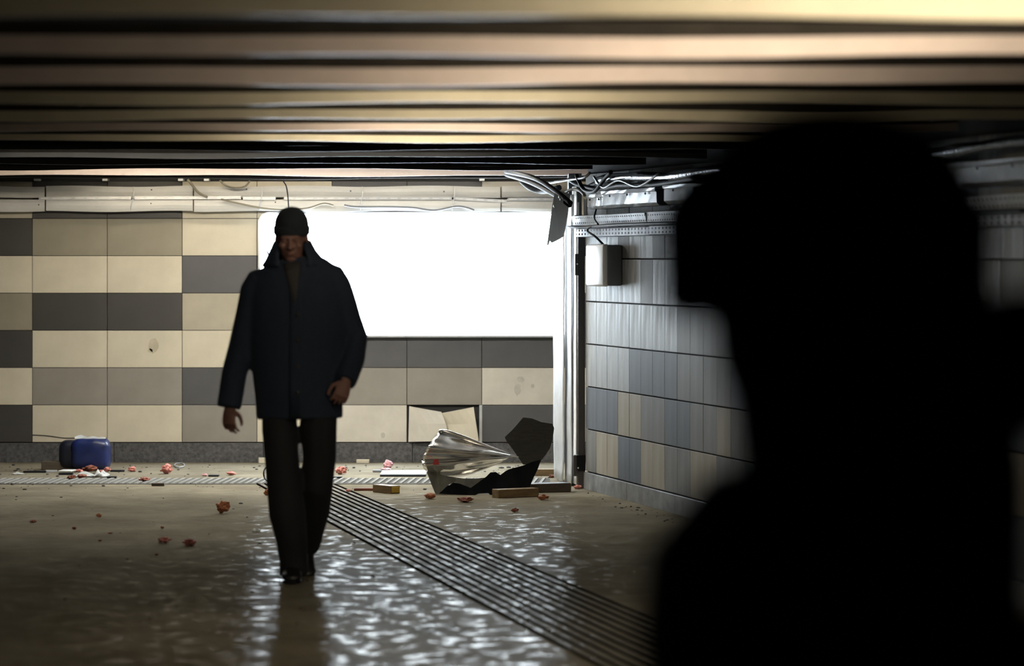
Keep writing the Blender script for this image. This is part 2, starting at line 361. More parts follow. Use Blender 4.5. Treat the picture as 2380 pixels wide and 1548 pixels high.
rest = wbox('wall_tiles_near', M['r_mid'], .02 + 40 * RWID, 27.3, -.022, 0, RZ0, 2.24); rest['kind'] = 'stuff'
for c in range(22):
    wbox('skirting_stone', M['r_skirt'], .002 + c * 1.2, 1.198 + c * 1.2, -.022, .012, 0, RZ0 - .004, wr, .002)

# ceiling beams
BEAMS = [(2.6, 'g'), (4.1, 'g'), (5.6, 'g'), (7.1, 'y'), (8.66, 'y'), (10.3, 'p'), (12.0, 'p'), (13.5, 'y'), (15.1, 'y'), (16.5, 'p'), (17.9, 'y'),
         (19.4, 'g'), (20.8, 'g'), (22.2, 'g'), (23.6, 'g'), (25.45, 'p'), (26.35, 'g')]
HT = {8.66: .072, 10.3: .060, 12.0: .062, 13.5: .047, 15.1: .044, 16.5: .038, 17.9: .034, 19.4: .03, 20.8: .03, 22.2: .03, 23.6: .025, 25.45: .058, 26.35: .02}
for (Y, k) in BEAMS:
    xr = wall_x(Y) - .03 if Y < 23.9 else 3.0
    h = HT.get(Y, .07); xl = -8.4
    # front lip, gently wavy, with a board behind it added to cut the lamp's spill
    bm = bmesh.new(); nseg = 60; A, B, C, D = [], [], [], []
    for i in range(nseg + 1):
        x = xl + (xr - xl) * i / nseg
        w = .006 * math.sin(x * 1.7 + Y) + .004 * math.sin(x * 3.9 + Y * 2.1)
        w2 = w * .5
        A.append(bm.verts.new((x, Y, CEIL + w))); B.append(bm.verts.new((x, Y + .012, CEIL + h + w2)))
        C.append(bm.verts.new((x, Y + .03, CEIL + h + w2))); D.append(bm.verts.new((x, Y + .03, CEIL + w)))
    for i in range(nseg):
        for P_, Q_ in ((A, B), (B, C), (C, D), (D, A)): bm.faces.new((P_[i], P_[i + 1], Q_[i + 1], Q_[i]))
    for S in (0, -1): bm.faces.new((A[S], B[S], C[S], D[S]))
    fin(bm, 'ceiling_beam', M['beam_' + k], cl)
    if Y < 26: boxo('lamp_shield_board', M['soffit'], xl, xr, Y + .03, Y + (.80 if Y in (10.3, 12.0, 13.5) else .86), CEIL + .050, CEIL + .060, cl)  # board added to hold back the lamp's downward light
    boxo('beam_web', M['soffit'], xl, xr, Y + .012, Y + .03, CEIL + h - .004, 2.40, cl)

# cove lamps over the added shield boards, each throwing light on the next beam
LAMPS = [(7.1, .45, 1.9, 1.0, 'first'), (8.66, .15, 1.5, 1.0, 'second'), (10.3, -.15, .75, 1.0, 'third'), (12.0, -.5, .35, .7, 'fourth'), (13.5, -.6, .30, .7, 'fifth'),
         (15.1, -.8, .15, .75, 'sixth'), (16.5, -1.2, .1, .7, 'seventh'), (23.6, -3.6, -1.7, .8, 'eighth'), (25.68, -3.3, .1, .145, 'ninth')]
for (Y, xa, xb, st, nth) in LAMPS:
    e = empty('strip_light', ((xa + xb) / 2, Y + .78, CEIL + .060)); hw = (xb - xa) / 2
    tag(e, 'warm strip light set behind a ceiling beam, %s from the camera' % nth, 'light', 'cove strip lights above the beams')
    bm = bmesh.new(); box(bm, -hw - .02, hw + .02, -.025, .0, 0, .07); fin(bm, 'housing', M['white_metal'], e)
    bm = bmesh.new(); tube(bm, [(-hw, .022, .035), (hw, .022, .035)], [.016, .016], 8, up=(0, 0, 1))
    key = 'warm_tube_glow_%d' % round(st * 100)
    lm = bpy.data.materials.get(key) or mat(key, (.8, .8, .8), .5, emit=(1.0, .86, .64), estr=WARM * st)
    fin(bm, 'tube', lm, e)

for (Yc, xa, xb, hw_, L_, lab) in ((24.62, -3.0, -.1, .13, 54.0, 'recessed warm ceiling panel light nearest the far wall'), (20.35, -3.2, -.2, .13, 11.0, 'recessed warm ceiling panel light behind the walking man')):
    e = empty('recessed_light', ((xa + xb) / 2, Yc, 2.335)); w_ = (xb - xa) / 2; tag(e, lab, 'light')
    bm = bmesh.new(); box(bm, -w_ - .03, w_ + .03, -hw_ - .03, hw_ + .03, .035, .062, .003); fin(bm, 'housing', M['white_metal'], e)
    bm = bmesh.new(); box(bm, -w_, w_, -hw_, hw_, .025, .036, .002); fin(bm, 'diffuser', mat('warm_diffuser_%d' % L_, (.8, .8, .8), .5, emit=(1.0, .95, .84), estr=L_), e)

# ------------------------------------------------------------------ lightbox on the back wall
lb = empty('lightbox', W(955, 640, YB)); LBO = Vector(lb.location)
tag(lb, 'large glowing white advertising lightbox on the panelled far wall', 'lightbox')
def rrect(x0, x1, z0, z1, r, n=8):
    out = []
    for cx, cz, a0 in ((x1 - r, z1 - r, 0), (x0 + r, z1 - r, PI / 2), (x0 + r, z0 + r, PI), (x1 - r, z0 + r, 3 * PI / 2)):
        for i in range(n + 1):
            a = a0 + PI / 2 * i / n
            out.append((cx + r * math.cos(a), cz + r * math.sin(a)))
    return out
YF = YB - .035
xa, zt = W(600, 493, YF).x, W(600, 493, YF).z
xb, zb = W(1330, 784, YF).x, W(1330, 784, YF).z
def ring_prism(name, outer, inner, y0, y1, material, parent):
    bm = bmesh.new(); n = len(outer)
    V = [[bm.verts.new((p[0], y, p[1])) for p in poly] for poly, y in ((outer, y0), (inner, y0), (inner, y1), (outer, y1))]
    for a in range(4):
        A_, B_ = V[a], V[(a + 1) % 4]
        for i in range(n): bm.faces.new((A_[i], A_[(i + 1) % n], B_[(i + 1) % n], B_[i]))
    bmesh.ops.translate(bm, vec=-LBO, verts=bm.verts[:])
    return fin(bm, name, material, parent)
ring_prism('frame', rrect(xa, xb, zb, zt, .09), rrect(xa + .016, xb - .016, zb + .016, zt - .016, .078), YF - .012, YB + .001, M['steel'], lb)
bm = bmesh.new(); f = bm.faces.new([bm.verts.new((p[0], YF, p[1])) for p in rrect(xa + .014, xb - .014, zb + .014, zt - .014, .08)])
r = bmesh.ops.extrude_face_region(bm, geom=[f]); bmesh.ops.translate(bm, vec=(0, .05, 0), verts=[g for g in r['geom'] if isinstance(g, bmesh.types.BMVert)])
bmesh.ops.translate(bm, vec=-LBO, verts=bm.verts[:])
M['glow'] = mat('lit_diffuser', (.8, .8, .8), .5, emit=(0.78, 0.90, 1.0), estr=LIGHTBOX)
fin(bm, 'diffuser', M['glow'], lb)
# printed arrow-shaped mark by the edge
M['mark'] = mat('dark_blue_print', (.05, .10, .2), .6)
bm = bmesh.new()
for poly in ([(616, 582), (626, 571), (628, 573), (619, 582)], [(616, 582), (632, 580), (632, 583), (619, 583)], [(618, 584), (621, 583), (627, 590), (625, 594)]):
    f = bm.faces.new([bm.verts.new(W(x, y, YF - .004) - LBO) for x, y in poly]); f.normal_update()
    r = bmesh.ops.extrude_face_region(bm, geom=[f]); bmesh.ops.translate(bm, vec=(0, .003, 0), verts=[g for g in r['geom'] if isinstance(g, bmesh.types.BMVert)])
fin(bm, 'printed_mark', M['mark'], lb)

# ------------------------------------------------------------------ white cable trough above the panels
tr = empty('cable_trough', W(600, 490, YB)); TO = Vector(tr.location)
tag(tr, 'white sheet metal cable trough along the top of the far wall', 'cable trough')
def wavy_cover(name, px0, px1, py0, py1, d, material, seed):
    bm = bmesh.new(); n = max(4, int((px1 - px0) / 18)); rowsn = 5; g = []
    for j in range(rowsn):
        row = []
        for i in range(n + 1):
            x = px0 + (px1 - px0) * i / n; t = j / (rowsn - 1)
            y = py0 + (py1 - py0) * t
            wv = 1.5 * math.sin(x * .021 + seed) * (t if py1 > 480 else 1 - t * .4)
            dd = d + .012 * math.sin(t * PI) + .006 * math.sin(x * .03 + seed * 2) * t
            row.append(bm.verts.new(W(x, y + wv, YB - dd) - TO))
        g.append(row)
    for j in range(rowsn - 1):
        for i in range(n): bm.faces.new((g[j][i], g[j][i + 1], g[j + 1][i + 1], g[j + 1][i]))
    # returns to the wall, top and bottom
    for row in (g[0], g[-1]):
        back = [bm.verts.new(Vector((v.co.x, YB - TO.y - .002, v.co.z))) for v in row]
        for i in range(n): bm.faces.new((row[i], row[i + 1], back[i + 1], back[i]))
    return fin(bm, name, material, tr)
segs = [(-700, 104), (107, 448), (451, 1163), (1166, 1292)]
for i, (a, b) in enumerate(segs):
    wavy_cover('upper_cover', a, b, 433, 459, .11, M['white_metal'], i * 1.3)
    wavy_cover('lower_cover', a, b, 464, 491, .12, M['white_metal'], i * 1.7 + 1)
for (a, b, ya, yb) in ((90, 305, 461, 460), (312, 560, 460, 459), (565, 640, 461, 461), (660, 1050, 461, 461), (1055, 1178, 461, 468), (1180, 1286, 463, 463)):
    bm = bmesh.new()
    pa, pb = W(a, ya, YB - .135) - TO, W(b, yb, YB - .135) - TO
    dx = (pb - pa)
    for (o1, o2, h) in ((0, .03, .012),):
        vs8 = [bm.verts.new(p + Vector((0, oy, oz))) for p in (pa, pb) for (oy, oz) in ((0, -h), (o2, -h), (o2, h), (0, h))]
        for q in ((0, 1, 2, 3), (7, 6, 5, 4), (0, 4, 5, 1), (1, 5, 6, 2), (2, 6, 7, 3), (3, 7, 4, 0)): bm.faces.new([vs8[k] for k in q])
    ch = fin(bm, 'slotted_channel', M['steel'], tr)
    n = int((b - a) / 24)
    for i in range(n):
        t0 = (i + .15) / max(n, 1); t1 = (i + .8) / max(n, 1)
        p0, p1 = pa + dx * t0, pa + dx * t1
        bm = bmesh.new(); q = [bm.verts.new(p + Vector((0, oy, oz))) for p in (p0, p1) for (oy, oz) in ((-.003, -.004), (.001, -.004), (.001, .004), (-.003, .004))]
        for s4 in ((0, 1, 2, 3), (7, 6, 5, 4), (0, 4, 5, 1), (1, 5, 6, 2), (2, 6, 7, 3), (3, 7, 4, 0)): bm.faces.new([q[k] for k in s4])
        fin(bm, 'slot', M['box_white'], ch)
for x in (310, 608, 842, 1056):
    o = cable('clip_wire', [W(x, 434, YB - .13) - TO, W(x + 1, 448, YB - .145) - TO, W(x - 1, 462, YB - .15) - TO, W(x - 4, 476, YB - .145) - TO, W(x - 5, 488, YB - .14) - TO], .004, M['steel'], parent=tr, n=6)
for (x, y) in ((352, 441), (351, 473), (573, 440), (815, 444), (1032, 445), (1032, 480), (90, 476), (640, 470)):
    bm = bmesh.new(); ell(bm, W(x, y, YB - .128) - TO, (.006, .004, .006), seg=8); fin(bm, 'rivet', M['post'], tr, None, True)
for x in (85, 244, 420, 480, 1120):
    p = W(x, 419, YB - .12) - TO
    boxo('ceiling_bracket', M['steel'], p.x - .02, p.x + .02, p.y - .01, p.y + .12, p.z - .004, p.z + .012, tr)

d_ = .16
cable('hanging_cable', [W(436, 417, YB - d_), W(447, 430, YB - d_), W(462, 448, YB - d_), W(482, 458, YB - d_)], .010, M['tan_cable'], 'tan cable dropping from the ceiling to the trough, above the cream panel', 'cable')
cable('hanging_cable', [W(511, 419, YB - d_), W(524, 431, YB - d_), W(548, 437, YB - d_), W(570, 433, YB - d_), W(581, 420, YB - d_)], .008, M['tan_cable'], 'short tan cable loop hanging under the ceiling edge', 'cable')
cable('hanging_cable', [W(514, 463, YB - d_), W(560, 474, YB - d_), W(610, 484, YB - d_), W(660, 488, YB - d_), W(715, 484, YB - d_), W(752, 473, YB - d_), W(775, 478, YB - d_)], .008, M['tan_cable'],
      'thin cable sagging across the trough behind the man\'s cap', 'cable')
cable('hanging_cable', [W(800, 477, YB - d_), W(830, 481, YB - d_), W(900, 481, YB - d_), W(960, 483, YB - d_), W(1008, 489, YB - d_), W(1060, 480, YB - d_), W(1085, 483, YB - d_), W(1102, 489, YB - d_)], .009, M['boxside'],
      'dark wavy cable lying along the trough above the lightbox', 'cable')
cable('hanging_cable', [W(655, 383, YB - .4), W(658, 418, YB - .4), W(665, 432, YB - .4), W(669, 455, YB - .4), W(671, 486, YB - .4)], .005, M['black'], 'thin black wire hanging straight down above the man\'s cap', 'cable')
cable('hanging_cable', [W(1212, 420, 25.2), W(1232, 436, 25.1), W(1258, 444, 25.0), W(1282, 442, 24.8), W(1300, 436, 24.7)], .022, M['black'], 'thick black cable sagging from the ceiling near the steel corner', 'cable')

# ------------------------------------------------------------------ steel clad corner column, post, hanging plate
cc = empty('steel_column_cladding', (0.37, 22.6 + .6, 0)); CO = Vector(cc.location)
tag(cc, 'tall folded sheet steel column cladding at the passage corner', 'column')
def sheet(name, outline_xy, z0, z1, material, parent, origin, nz_=26, wob=.004, thick=.003, seed=0.0, crumple=0.0):
    bm = bmesh.new(); g = []
    for j in range(nz_ + 1):
        z = z0 + (z1 - z0) * j / nz_
        row = []
        for i, (x, y) in enumerate(outline_xy):
            c = crumple * max(0, 1 - z / .42) ** 2
            nx = noise.noise(Vector((x * 9 + seed, y * 3, z * 3.2))) * (wob + c)
            ny = noise.noise(Vector((x * 9 - seed, y * 3 + 5, z * 3.7))) * (wob + c)
            row.append(bm.verts.new(Vector((x + nx, y + ny, z)) - origin))
        g.append(row)
    for j in range(nz_):
        for i in range(len(outline_xy) - 1): bm.faces.new((g[j][i], g[j][i + 1], g[j + 1][i + 1], g[j + 1][i]))
    bmesh.ops.recalc_face_normals(bm, faces=bm.faces[:])
    bmesh.ops.solidify(bm, geom=bm.faces[:], thickness=thick)
    return fin(bm, name, material, parent, None, True)
def X_(px, Y): return (px - CX) * Y / F
def subdiv(pts, k=4):
    out = []
    for a, b in zip(pts, pts[1:]):
        for i in range(k): out.append((a[0] + (b[0] - a[0]) * i / k, a[1] + (b[1] - a[1]) * i / k))
    out.append(pts[-1]); return out
fold1 = subdiv([(X_(1287, 24.95), 24.95), (X_(1295, 24.75), 24.75), (X_(1312, 24.42), 24.42)], 4)
fold2 = subdiv([(X_(1313.5, 24.50), 24.50), (X_(1320, 24.38), 24.38), (X_(1329, 24.18), 24.18)], 4)
fold3 = subdiv([(X_(1330, 24.25), 24.25), (X_(1341, 24.05), 24.05)], 4)
sheet('folded_sheet', fold1, .015, 2.02, M['steel'], cc, CO, seed=1.0, crumple=.02)
sheet('folded_sheet', fold2, .01, 2.10, M['steel'], cc, CO, seed=4.0, crumple=.016)
sheet('edge_strip', fold3, .02, 2.16, M['box_white'], cc, CO, seed=7.0)
boxo('core', M['boxside'], X_(1315, 24.5) - CO.x + .02, X_(1352, 24.4) - CO.x, 24.4 - CO.y, 25.0 - CO.y, 0, 2.26, cc)

pp = empty('door_post', W(1350, 1137, 23.96)); PO = Vector(pp.location); pp.location.z = 0; PO.z = 0
tag(pp, 'dark bronze door post between the steel column and tiled wall', 'post')
def pbox(name, m_, x0, x1, y0, y1, Y0, Y1, parent=pp, origin=None, bev=0.0):
    a, b = W(x0, y1, Y0), W(x1, y0, Y0); oo = origin if origin is not None else PO
    return boxo(name, m_, a.x - oo.x, b.x - oo.x, Y0 - oo.y, Y1 - oo.y, a.z - oo.z, b.z - oo.z, parent, bev)
pbox('post_body', M['post'], 1343, 1359.5, 520, 1137, 23.96, 24.1, bev=.004)
pbox('upper_bracket', M['post'], 1337, 1352, 506, 521, 23.95, 24.03)
pbox('hinge', M['post'], 1336.5, 1345, 590, 640, 23.95, 24.03, bev=.003)
pbox('latch_plate', M['post'], 1333, 1342, 1058, 1107, 23.95, 24.03, bev=.003)
pbox('lock_case', M['black'], 1340, 1361, 1058, 1094, 23.93, 23.97, bev=.003)
bm = bmesh.new(); ell(bm, W(1342, 614, 23.94) - PO, (.006, .006, .006), seg=8); fin(bm, 'screw', M['steel'], pp, None, True)
bm = bmesh.new(); ell(bm, W(1344, 1088, 23.92) - PO, (.006, .006, .006), seg=8); fin(bm, 'screw', M['steel'], pp, None, True)
for (x0, x1, y0, y1) in ((1342.5, 1346, 470, 500), (1356, 1361, 463, 501), (1328, 1334, 452, 500)):
    pbox('hanger_strip', M['box_white'], x0, x1, y0, y1, 23.9, 23.91)
pbox('top_rail', M['post'], 1335, 1385, 500, 505, 23.98, 24.03)

hp = empty('hanging_plate', W(1300, 480, 23.75)); HO = Vector(hp.location)
tag(hp, 'torn grey metal plate hanging in front of the lightbox edge', 'metal plate')
poly = [(1290, 441), (1326, 450), (1320, 500), (1311, 549), (1300, 556), (1282, 565), (1278, 560), (1275, 569), (1271, 571), (1277, 545), (1281, 505), (1283, 482), (1291, 462)]
bm = bmesh.new(); vv = [bm.verts.new(W(x, y, 23.7 + .10 * math.sin((x - 1270) / 60 * 2) + (y - 440) * .0006) - HO) for x, y in poly]
f = bm.faces.new(vv); bmesh.ops.triangulate(bm, faces=[f]); thicken(bm, (0, .003, 0))
fin(bm, 'plate', M['plate'], hp)
for (x, y) in ((1300, 458), (1303, 463), (1288, 479)):
    bm = bmesh.new(); ell(bm, W(x, y, 23.66) - HO, (.007, .012, .011), seg=10); fin(bm, 'bolt', M['steel'], hp, None, True)

# ------------------------------------------------------------------ services on the side wall
def tray(name, l0, l1, z0, z1, off, material, label, lean=.02, ledge=.06):
    e = empty(name, rw(l0, 0, z0)); e.rotation_euler = wr.rotation_euler; tag(e, label, 'cable tray')
    S = _loc_sign
    def seg(nm, a, b, prof):
        bm = bmesh.new(); va = [bm.verts.new((a, S * o, z)) for o, z in prof]; vb = [bm.verts.new((b, S * o, z)) for o, z in prof]
        for i in range(len(prof) - 1): bm.faces.new((va[i], vb[i], vb[i + 1], va[i + 1]))
        bmesh.ops.solidify(bm, geom=bm.faces[:], thickness=.0015)
        return fin(bm, nm, material, e)
    L_ = l1 - l0; a = 0; i = 0
    while a < L_ - .05:
        b = min(L_, a + 2.0); dz = .004 * ((i * 7) % 3 - 1)
        seg('tray_face', a + .004, b - .004, [(off, 0 + dz), (off + lean * (1 - .6 * (i % 2)), z1 - z0 + dz)])
        seg('tray_lip', a + .004, b - .004, [(.004, -.004 + dz), (off, 0 + dz)])
        seg('tray_top', a + .004, b - .004, [(.01, z1 - z0 + .003), (off + lean * (1 - .6 * (i % 2)), z1 - z0 + dz)])
        a = b; i += 1
    return e
tray('cable_tray', .0, 12, 1.875, 1.945, .085, M['tray_a'], 'upper perforated steel cable tray on the streaked tile wall')
tray('cable_tray', .0, 12, 1.80, 1.852, .075, M['tray_b'], 'lower slotted steel cable tray just above the wall lamp box', lean=.0)
# metal duct covers above the trays
for (l0, l1, z0, z1, o, lab) in ((.45, .95, 1.985, 2.085, .10, 'short pale steel duct cover nearest the corner, over the trays'), (.97, 2.35, 1.985, 2.10, .12, 'longer pale steel duct cover over the trays'),
                                 (2.5, 6.0, 1.99, 2.11, .11, 'long steel duct cover hidden beyond the foreground hat'), (6.1, 11.5, 1.99, 2.11, .11, 'steel duct cover close to the picture edge')):
    e = empty('duct_cover', rw(l0, 0, z0)); e.rotation_euler = wr.rotation_euler; tag(e, lab, 'duct')
    S = _loc_sign; L_ = l1 - l0; h = z1 - z0
    bm = bmesh.new(); prof = [(.01, 0), (o * .8, .0), (o, .02), (o, h - .025), (o + .012, h - .02), (o + .012, h), (.01, h)]
    n = 12; g = []
    for i in range(n + 1):
        g.append([bm.verts.new((L_ * i / n, S * (a + .008 * noise.noise(Vector((i * .9 + l0, b * 20, 2)))), b + .006 * noise.noise(Vector((i * .7 + l0, 3, b * 10))))) for a, b in prof])
    for i in range(n):
        for k in range(len(prof) - 1): bm.faces.new((g[i][k], g[i + 1][k], g[i + 1][k + 1], g[i][k + 1]))
    bmesh.ops.solidify(bm, geom=bm.faces[:], thickness=.002)
    fin(bm, 'cover', M['steel'], e)
    nb = max(2, int(L_ / .45))
    for i in range(nb):
        bm = bmesh.new(); ell(bm, (L_ * (i + .5) / nb, S * (o + .012), h - .035), (.012, .006, .008), seg=8); fin(bm, 'screw', M['post'], e, None, True)
# wrapped pipe under the ceiling
bm = bmesh.new(); pth = [rw(.9 + i * .35, .13 + .02 * math.sin(i * 1.3), 2.175 + .012 * math.sin(i * .9)) for i in range(32)]
tube(bm, pth, [.030 + .006 * math.sin(i * 2.3) for i in range(32)], 12, up=(0, 0, 1))
M['foil'] = mat('tape_wrapped_pipe', (0.10, 0.12, 0.15), 0.22, metal=.7, var=.3, vscale=12, bump=.4, bscale=24)
tag(fin(bm, 'wrapped_pipe', M['foil'], None, None, True), 'shiny tape wrapped pipe under the ceiling of the tiled side wall', 'pipe')
rngc = random.Random(5)
CAB = [('black cable bundle strand drooping lowest over the duct covers', .016, [(.1, .14, 2.20), (.5, .16, 2.15), (1.0, .15, 2.12), (1.6, .17, 2.13), (2.4, .14, 2.12), (3.4, .15, 2.14)], 'black'),
       ('black cable crossing from ceiling to the steel corner', .020, [(-1.2, .30, 2.27), (-.6, .26, 2.20), (-.1, .2, 2.10), (.15, .15, 2.02)], 'black'),
       ('second black cable crossing to the steel corner, slightly higher', .018, [(-1.0, .35, 2.285), (-.3, .3, 2.22), (.1, .24, 2.12), (.3, .18, 2.03)], 'black'),
       ('white cable bent in an arch over the door post', .011, [(-.05, .16, 2.02), (0, .16, 2.09), (.2, .16, 2.125), (.45, .16, 2.12), (.62, .16, 2.08)], 'whitecable'),
       ('pale straight conduit just under the ceiling by the corner', .010, [(-.25, .2, 2.185), (.3, .2, 2.195), (.75, .2, 2.20), (.85, .18, 2.23)], 'whitecable'),
       ('black looped cable beside the wrapped pipe', .014, [(.55, .2, 2.22), (.75, .2, 2.12), (1.05, .2, 2.10), (1.3, .2, 2.17), (1.5, .2, 2.22)], 'black'),
       ('thin glossy cable twisting between pipe and duct cover', .008, [(1.0, .19, 2.2), (1.3, .2, 2.12), (1.7, .2, 2.16), (2.2, .2, 2.11), (2.7, .2, 2.18)], 'boxside'),
       ('dark tangled cable nearest the tiled wall above the trays', .015, [(.2, .06, 2.13), (.7, .07, 2.17), (1.3, .06, 2.14), (2.0, .08, 2.16), (3.0, .06, 2.13)], 'black')]
for lab, r_, pts, mk in CAB:
    cable('service_cable', [rw(a, b, c) for a, b, c in pts], r_, M[mk], lab, 'cable')
cable('service_cable', [rw(-.05, .11, 1.867), rw(.5, .12, 1.862), rw(1.2, .12, 1.868), rw(2.2, .125, 1.868), rw(3.5, .12, 1.866), rw(6, .12, 1.867), rw(9, .12, 1.866)], .011, M['black'], 'long black cable lying between the two perforated trays', 'cable')
cable('service_cable', [rw(.75, .11, 1.98), rw(.85, .15, 1.92), rw(1.0, .16, 1.875)], .006, M['black'], 'thin black wire dropping over the upper perforated tray', 'cable')

# wall lamp box
lx = empty('wall_lamp_box', rw(.80, 0, 1.45)); lx.rotation_euler = wr.rotation_euler
tag(lx, 'white rounded box lamp mounted on the streaked tile wall', 'wall lamp')
S = _loc_sign
def lbox(name, m_, a0, a1, o0, o1, z0, z1, bev):
    ya, yb = sorted((S * o0, S * o1)); return boxo(name, m_, a0, a1, ya, yb, z0, z1, lx, bev, True)
lbox('shade_grey_case', M['boxside'], -.245, .245, .001, .105, .005, .285, .012)  # grey on a white box, painting the shade on its side
lbox('front_cover', M['box_white'], -.255, .235, .09, .135, 0, .29, .016)
cable('lead_wire', [Vector((-.02, S * .06, .28)), Vector((-.10, S * .10, .34)), Vector((-.22, S * .13, .385)), Vector((-.1, S * .125, .415)), Vector((.2, S * .10, .42))], .008, M['black'], parent=lx)

# ------------------------------------------------------------------ floor inlays
tp = empty('tactile_strip', (0, 0, 0)); tag(tp, 'ribbed tactile strip with slanting bars across the far floor', 'tactile strip')
y0_, y1_ = G(600, 1126).y, G(600, 1112.5).y
boxo('base_plate', M['tactile'], -7.0, .28, y0_, y1_, -.02, .003, tp)
M['rib'] = damp_material('pale_worn_rib', (0.17, 0.168, 0.155), (0.26, 0.255, 0.24), .01, .05, .4, .7, .3, .05)
bm = bmesh.new(); dx = .035; w = .0115; dd_ = (y1_ - y0_) - .06
pts8 = [(-w, 0, 0), (w, 0, 0), (w + dx, dd_, 0), (-w + dx, dd_, 0)]
lo = [bm.verts.new(p) for p in pts8]; hi = [bm.verts.new((p[0] * .9 + (.0 if p[1] == 0 else dx * .1), p[1] + (.006 if p[1] == 0 else -.006), .007)) for p in pts8]
bm.faces.new(hi)
for i in range(4): bm.faces.new((lo[i], lo[(i + 1) % 4], hi[(i + 1) % 4], hi[i]))
bmesh.ops.recalc_face_normals(bm, faces=bm.faces[:])
rib = bpy.data.meshes.new('rib'); bm.to_mesh(rib); bm.free(); rib.materials.append(M['rib'])
for i in range(88):
    o = link('rib', rib, None, tp); o.location = (-4.45 + i * .0535, y0_ + .03, .003)

gs = empty('guide_strip', G(690, 1130)); GO = Vector(gs.location)
tag(gs, 'strip of dark parallel guide rails running diagonally across the floor', 'guide strip')
NR = 11
near_l, near_r = G(1390 + 175, 1548 + 93), G(1500 + 410, 1435 + 174)
far_l, far_r = G(598, 1126), G(778, 1127)
bm = bmesh.new(); q = [bm.verts.new(p - GO + Vector((0, 0, zz))) for zz in (-.01, .0025) for p in (far_l, far_r, near_r, near_l)]
for s4 in ((0, 1, 2, 3), (4, 5, 6, 7), (0, 1, 5, 4), (1, 2, 6, 5), (2, 3, 7, 6), (3, 0, 4, 7)): bm.faces.new([q[k] for k in s4])
fin(bm, 'bed', M['bed'], gs)
for i in range(NR):
    t = i / (NR - 1); a = far_l.lerp(far_r, t) - GO; b = near_l.lerp(near_r, t) - GO
    dr = (b - a).normalized(); s_ = Vector((-dr.y, dr.x, 0)) * .0072
    bm = bmesh.new(); lo, hi = [], []
    for p in (a, b):
        lo += [bm.verts.new(p - s_), bm.verts.new(p + s_)]
        hi += [bm.verts.new(p - s_ * .7 + Vector((0, 0, .009))), bm.verts.new(p + s_ * .7 + Vector((0, 0, .009)))]
    for f4 in ((hi[0], hi[1], hi[3], hi[2]), (lo[0], hi[0], hi[2], lo[2]), (lo[1], hi[1], hi[3], lo[3]), (lo[0], lo[1], hi[1], hi[0]), (lo[2], lo[3], hi[3], hi[2])): bm.faces.new(f4)
    fin(bm, 'guide_rail', M['rail'], gs)

# ------------------------------------------------------------------ debris
def chunk(name, x0, x1, y0, y1, material, label, cat='foam chunk', seed=0, depth=.8, amp=.55, group=None):
    # a lumpy broken piece whose picture extent is x0..x1, y0..y1 and which rests on the floor at row y1
    base = G((x0 + x1) / 2, y1); s = F / base.y
    w, h = (x1 - x0) / s / 2, (y1 - y0) / s / 2
    bm = bmesh.new(); bmesh.ops.create_icosphere(bm, subdivisions=3, radius=1.0)
    for v in bm.verts:
        n = v.co.normalized(); k = 1 + amp * noise.noise(n * 1.9 + Vector((seed * 3.1, seed, 0))) + amp * .5 * noise.noise(n * 4.7 + Vector((seed, 0, seed * 1.7)))
        v.co = n * k
    xs = [v.co.x for v in bm.verts]; zs = [v.co.z for v in bm.verts]
    for v in bm.verts:
        fx = (v.co.x - min(xs)) / (max(xs) - min(xs)) * 2 - 1; fz = (v.co.z - min(zs)) / (max(zs) - min(zs)) * 2
        v.co = Vector((fx * w, v.co.y * w * depth, fz * h))
    o = fin(bm, name, material, None, base + Vector((0, w * depth * .5, 0)), False); tag(o, label, cat, group); return o
def slab(name, x0, x1, y, thick, dpt, material, label, cat, rz=0.0, z=0.0, side=None):
    a = G(x0, y); b = G(x1, y); c = (a + b) / 2; hw = (b.x - a.x) / 2
    bm = bmesh.new(); box(bm, -hw, hw, -dpt / 2, dpt / 2, 0, thick, min(.004, thick * .2))
    o = fin(bm, name, material, None, c + Vector((0, dpt / 2, z))); o.rotation_euler = (0, 0, rz); tag(o, label, cat); return o

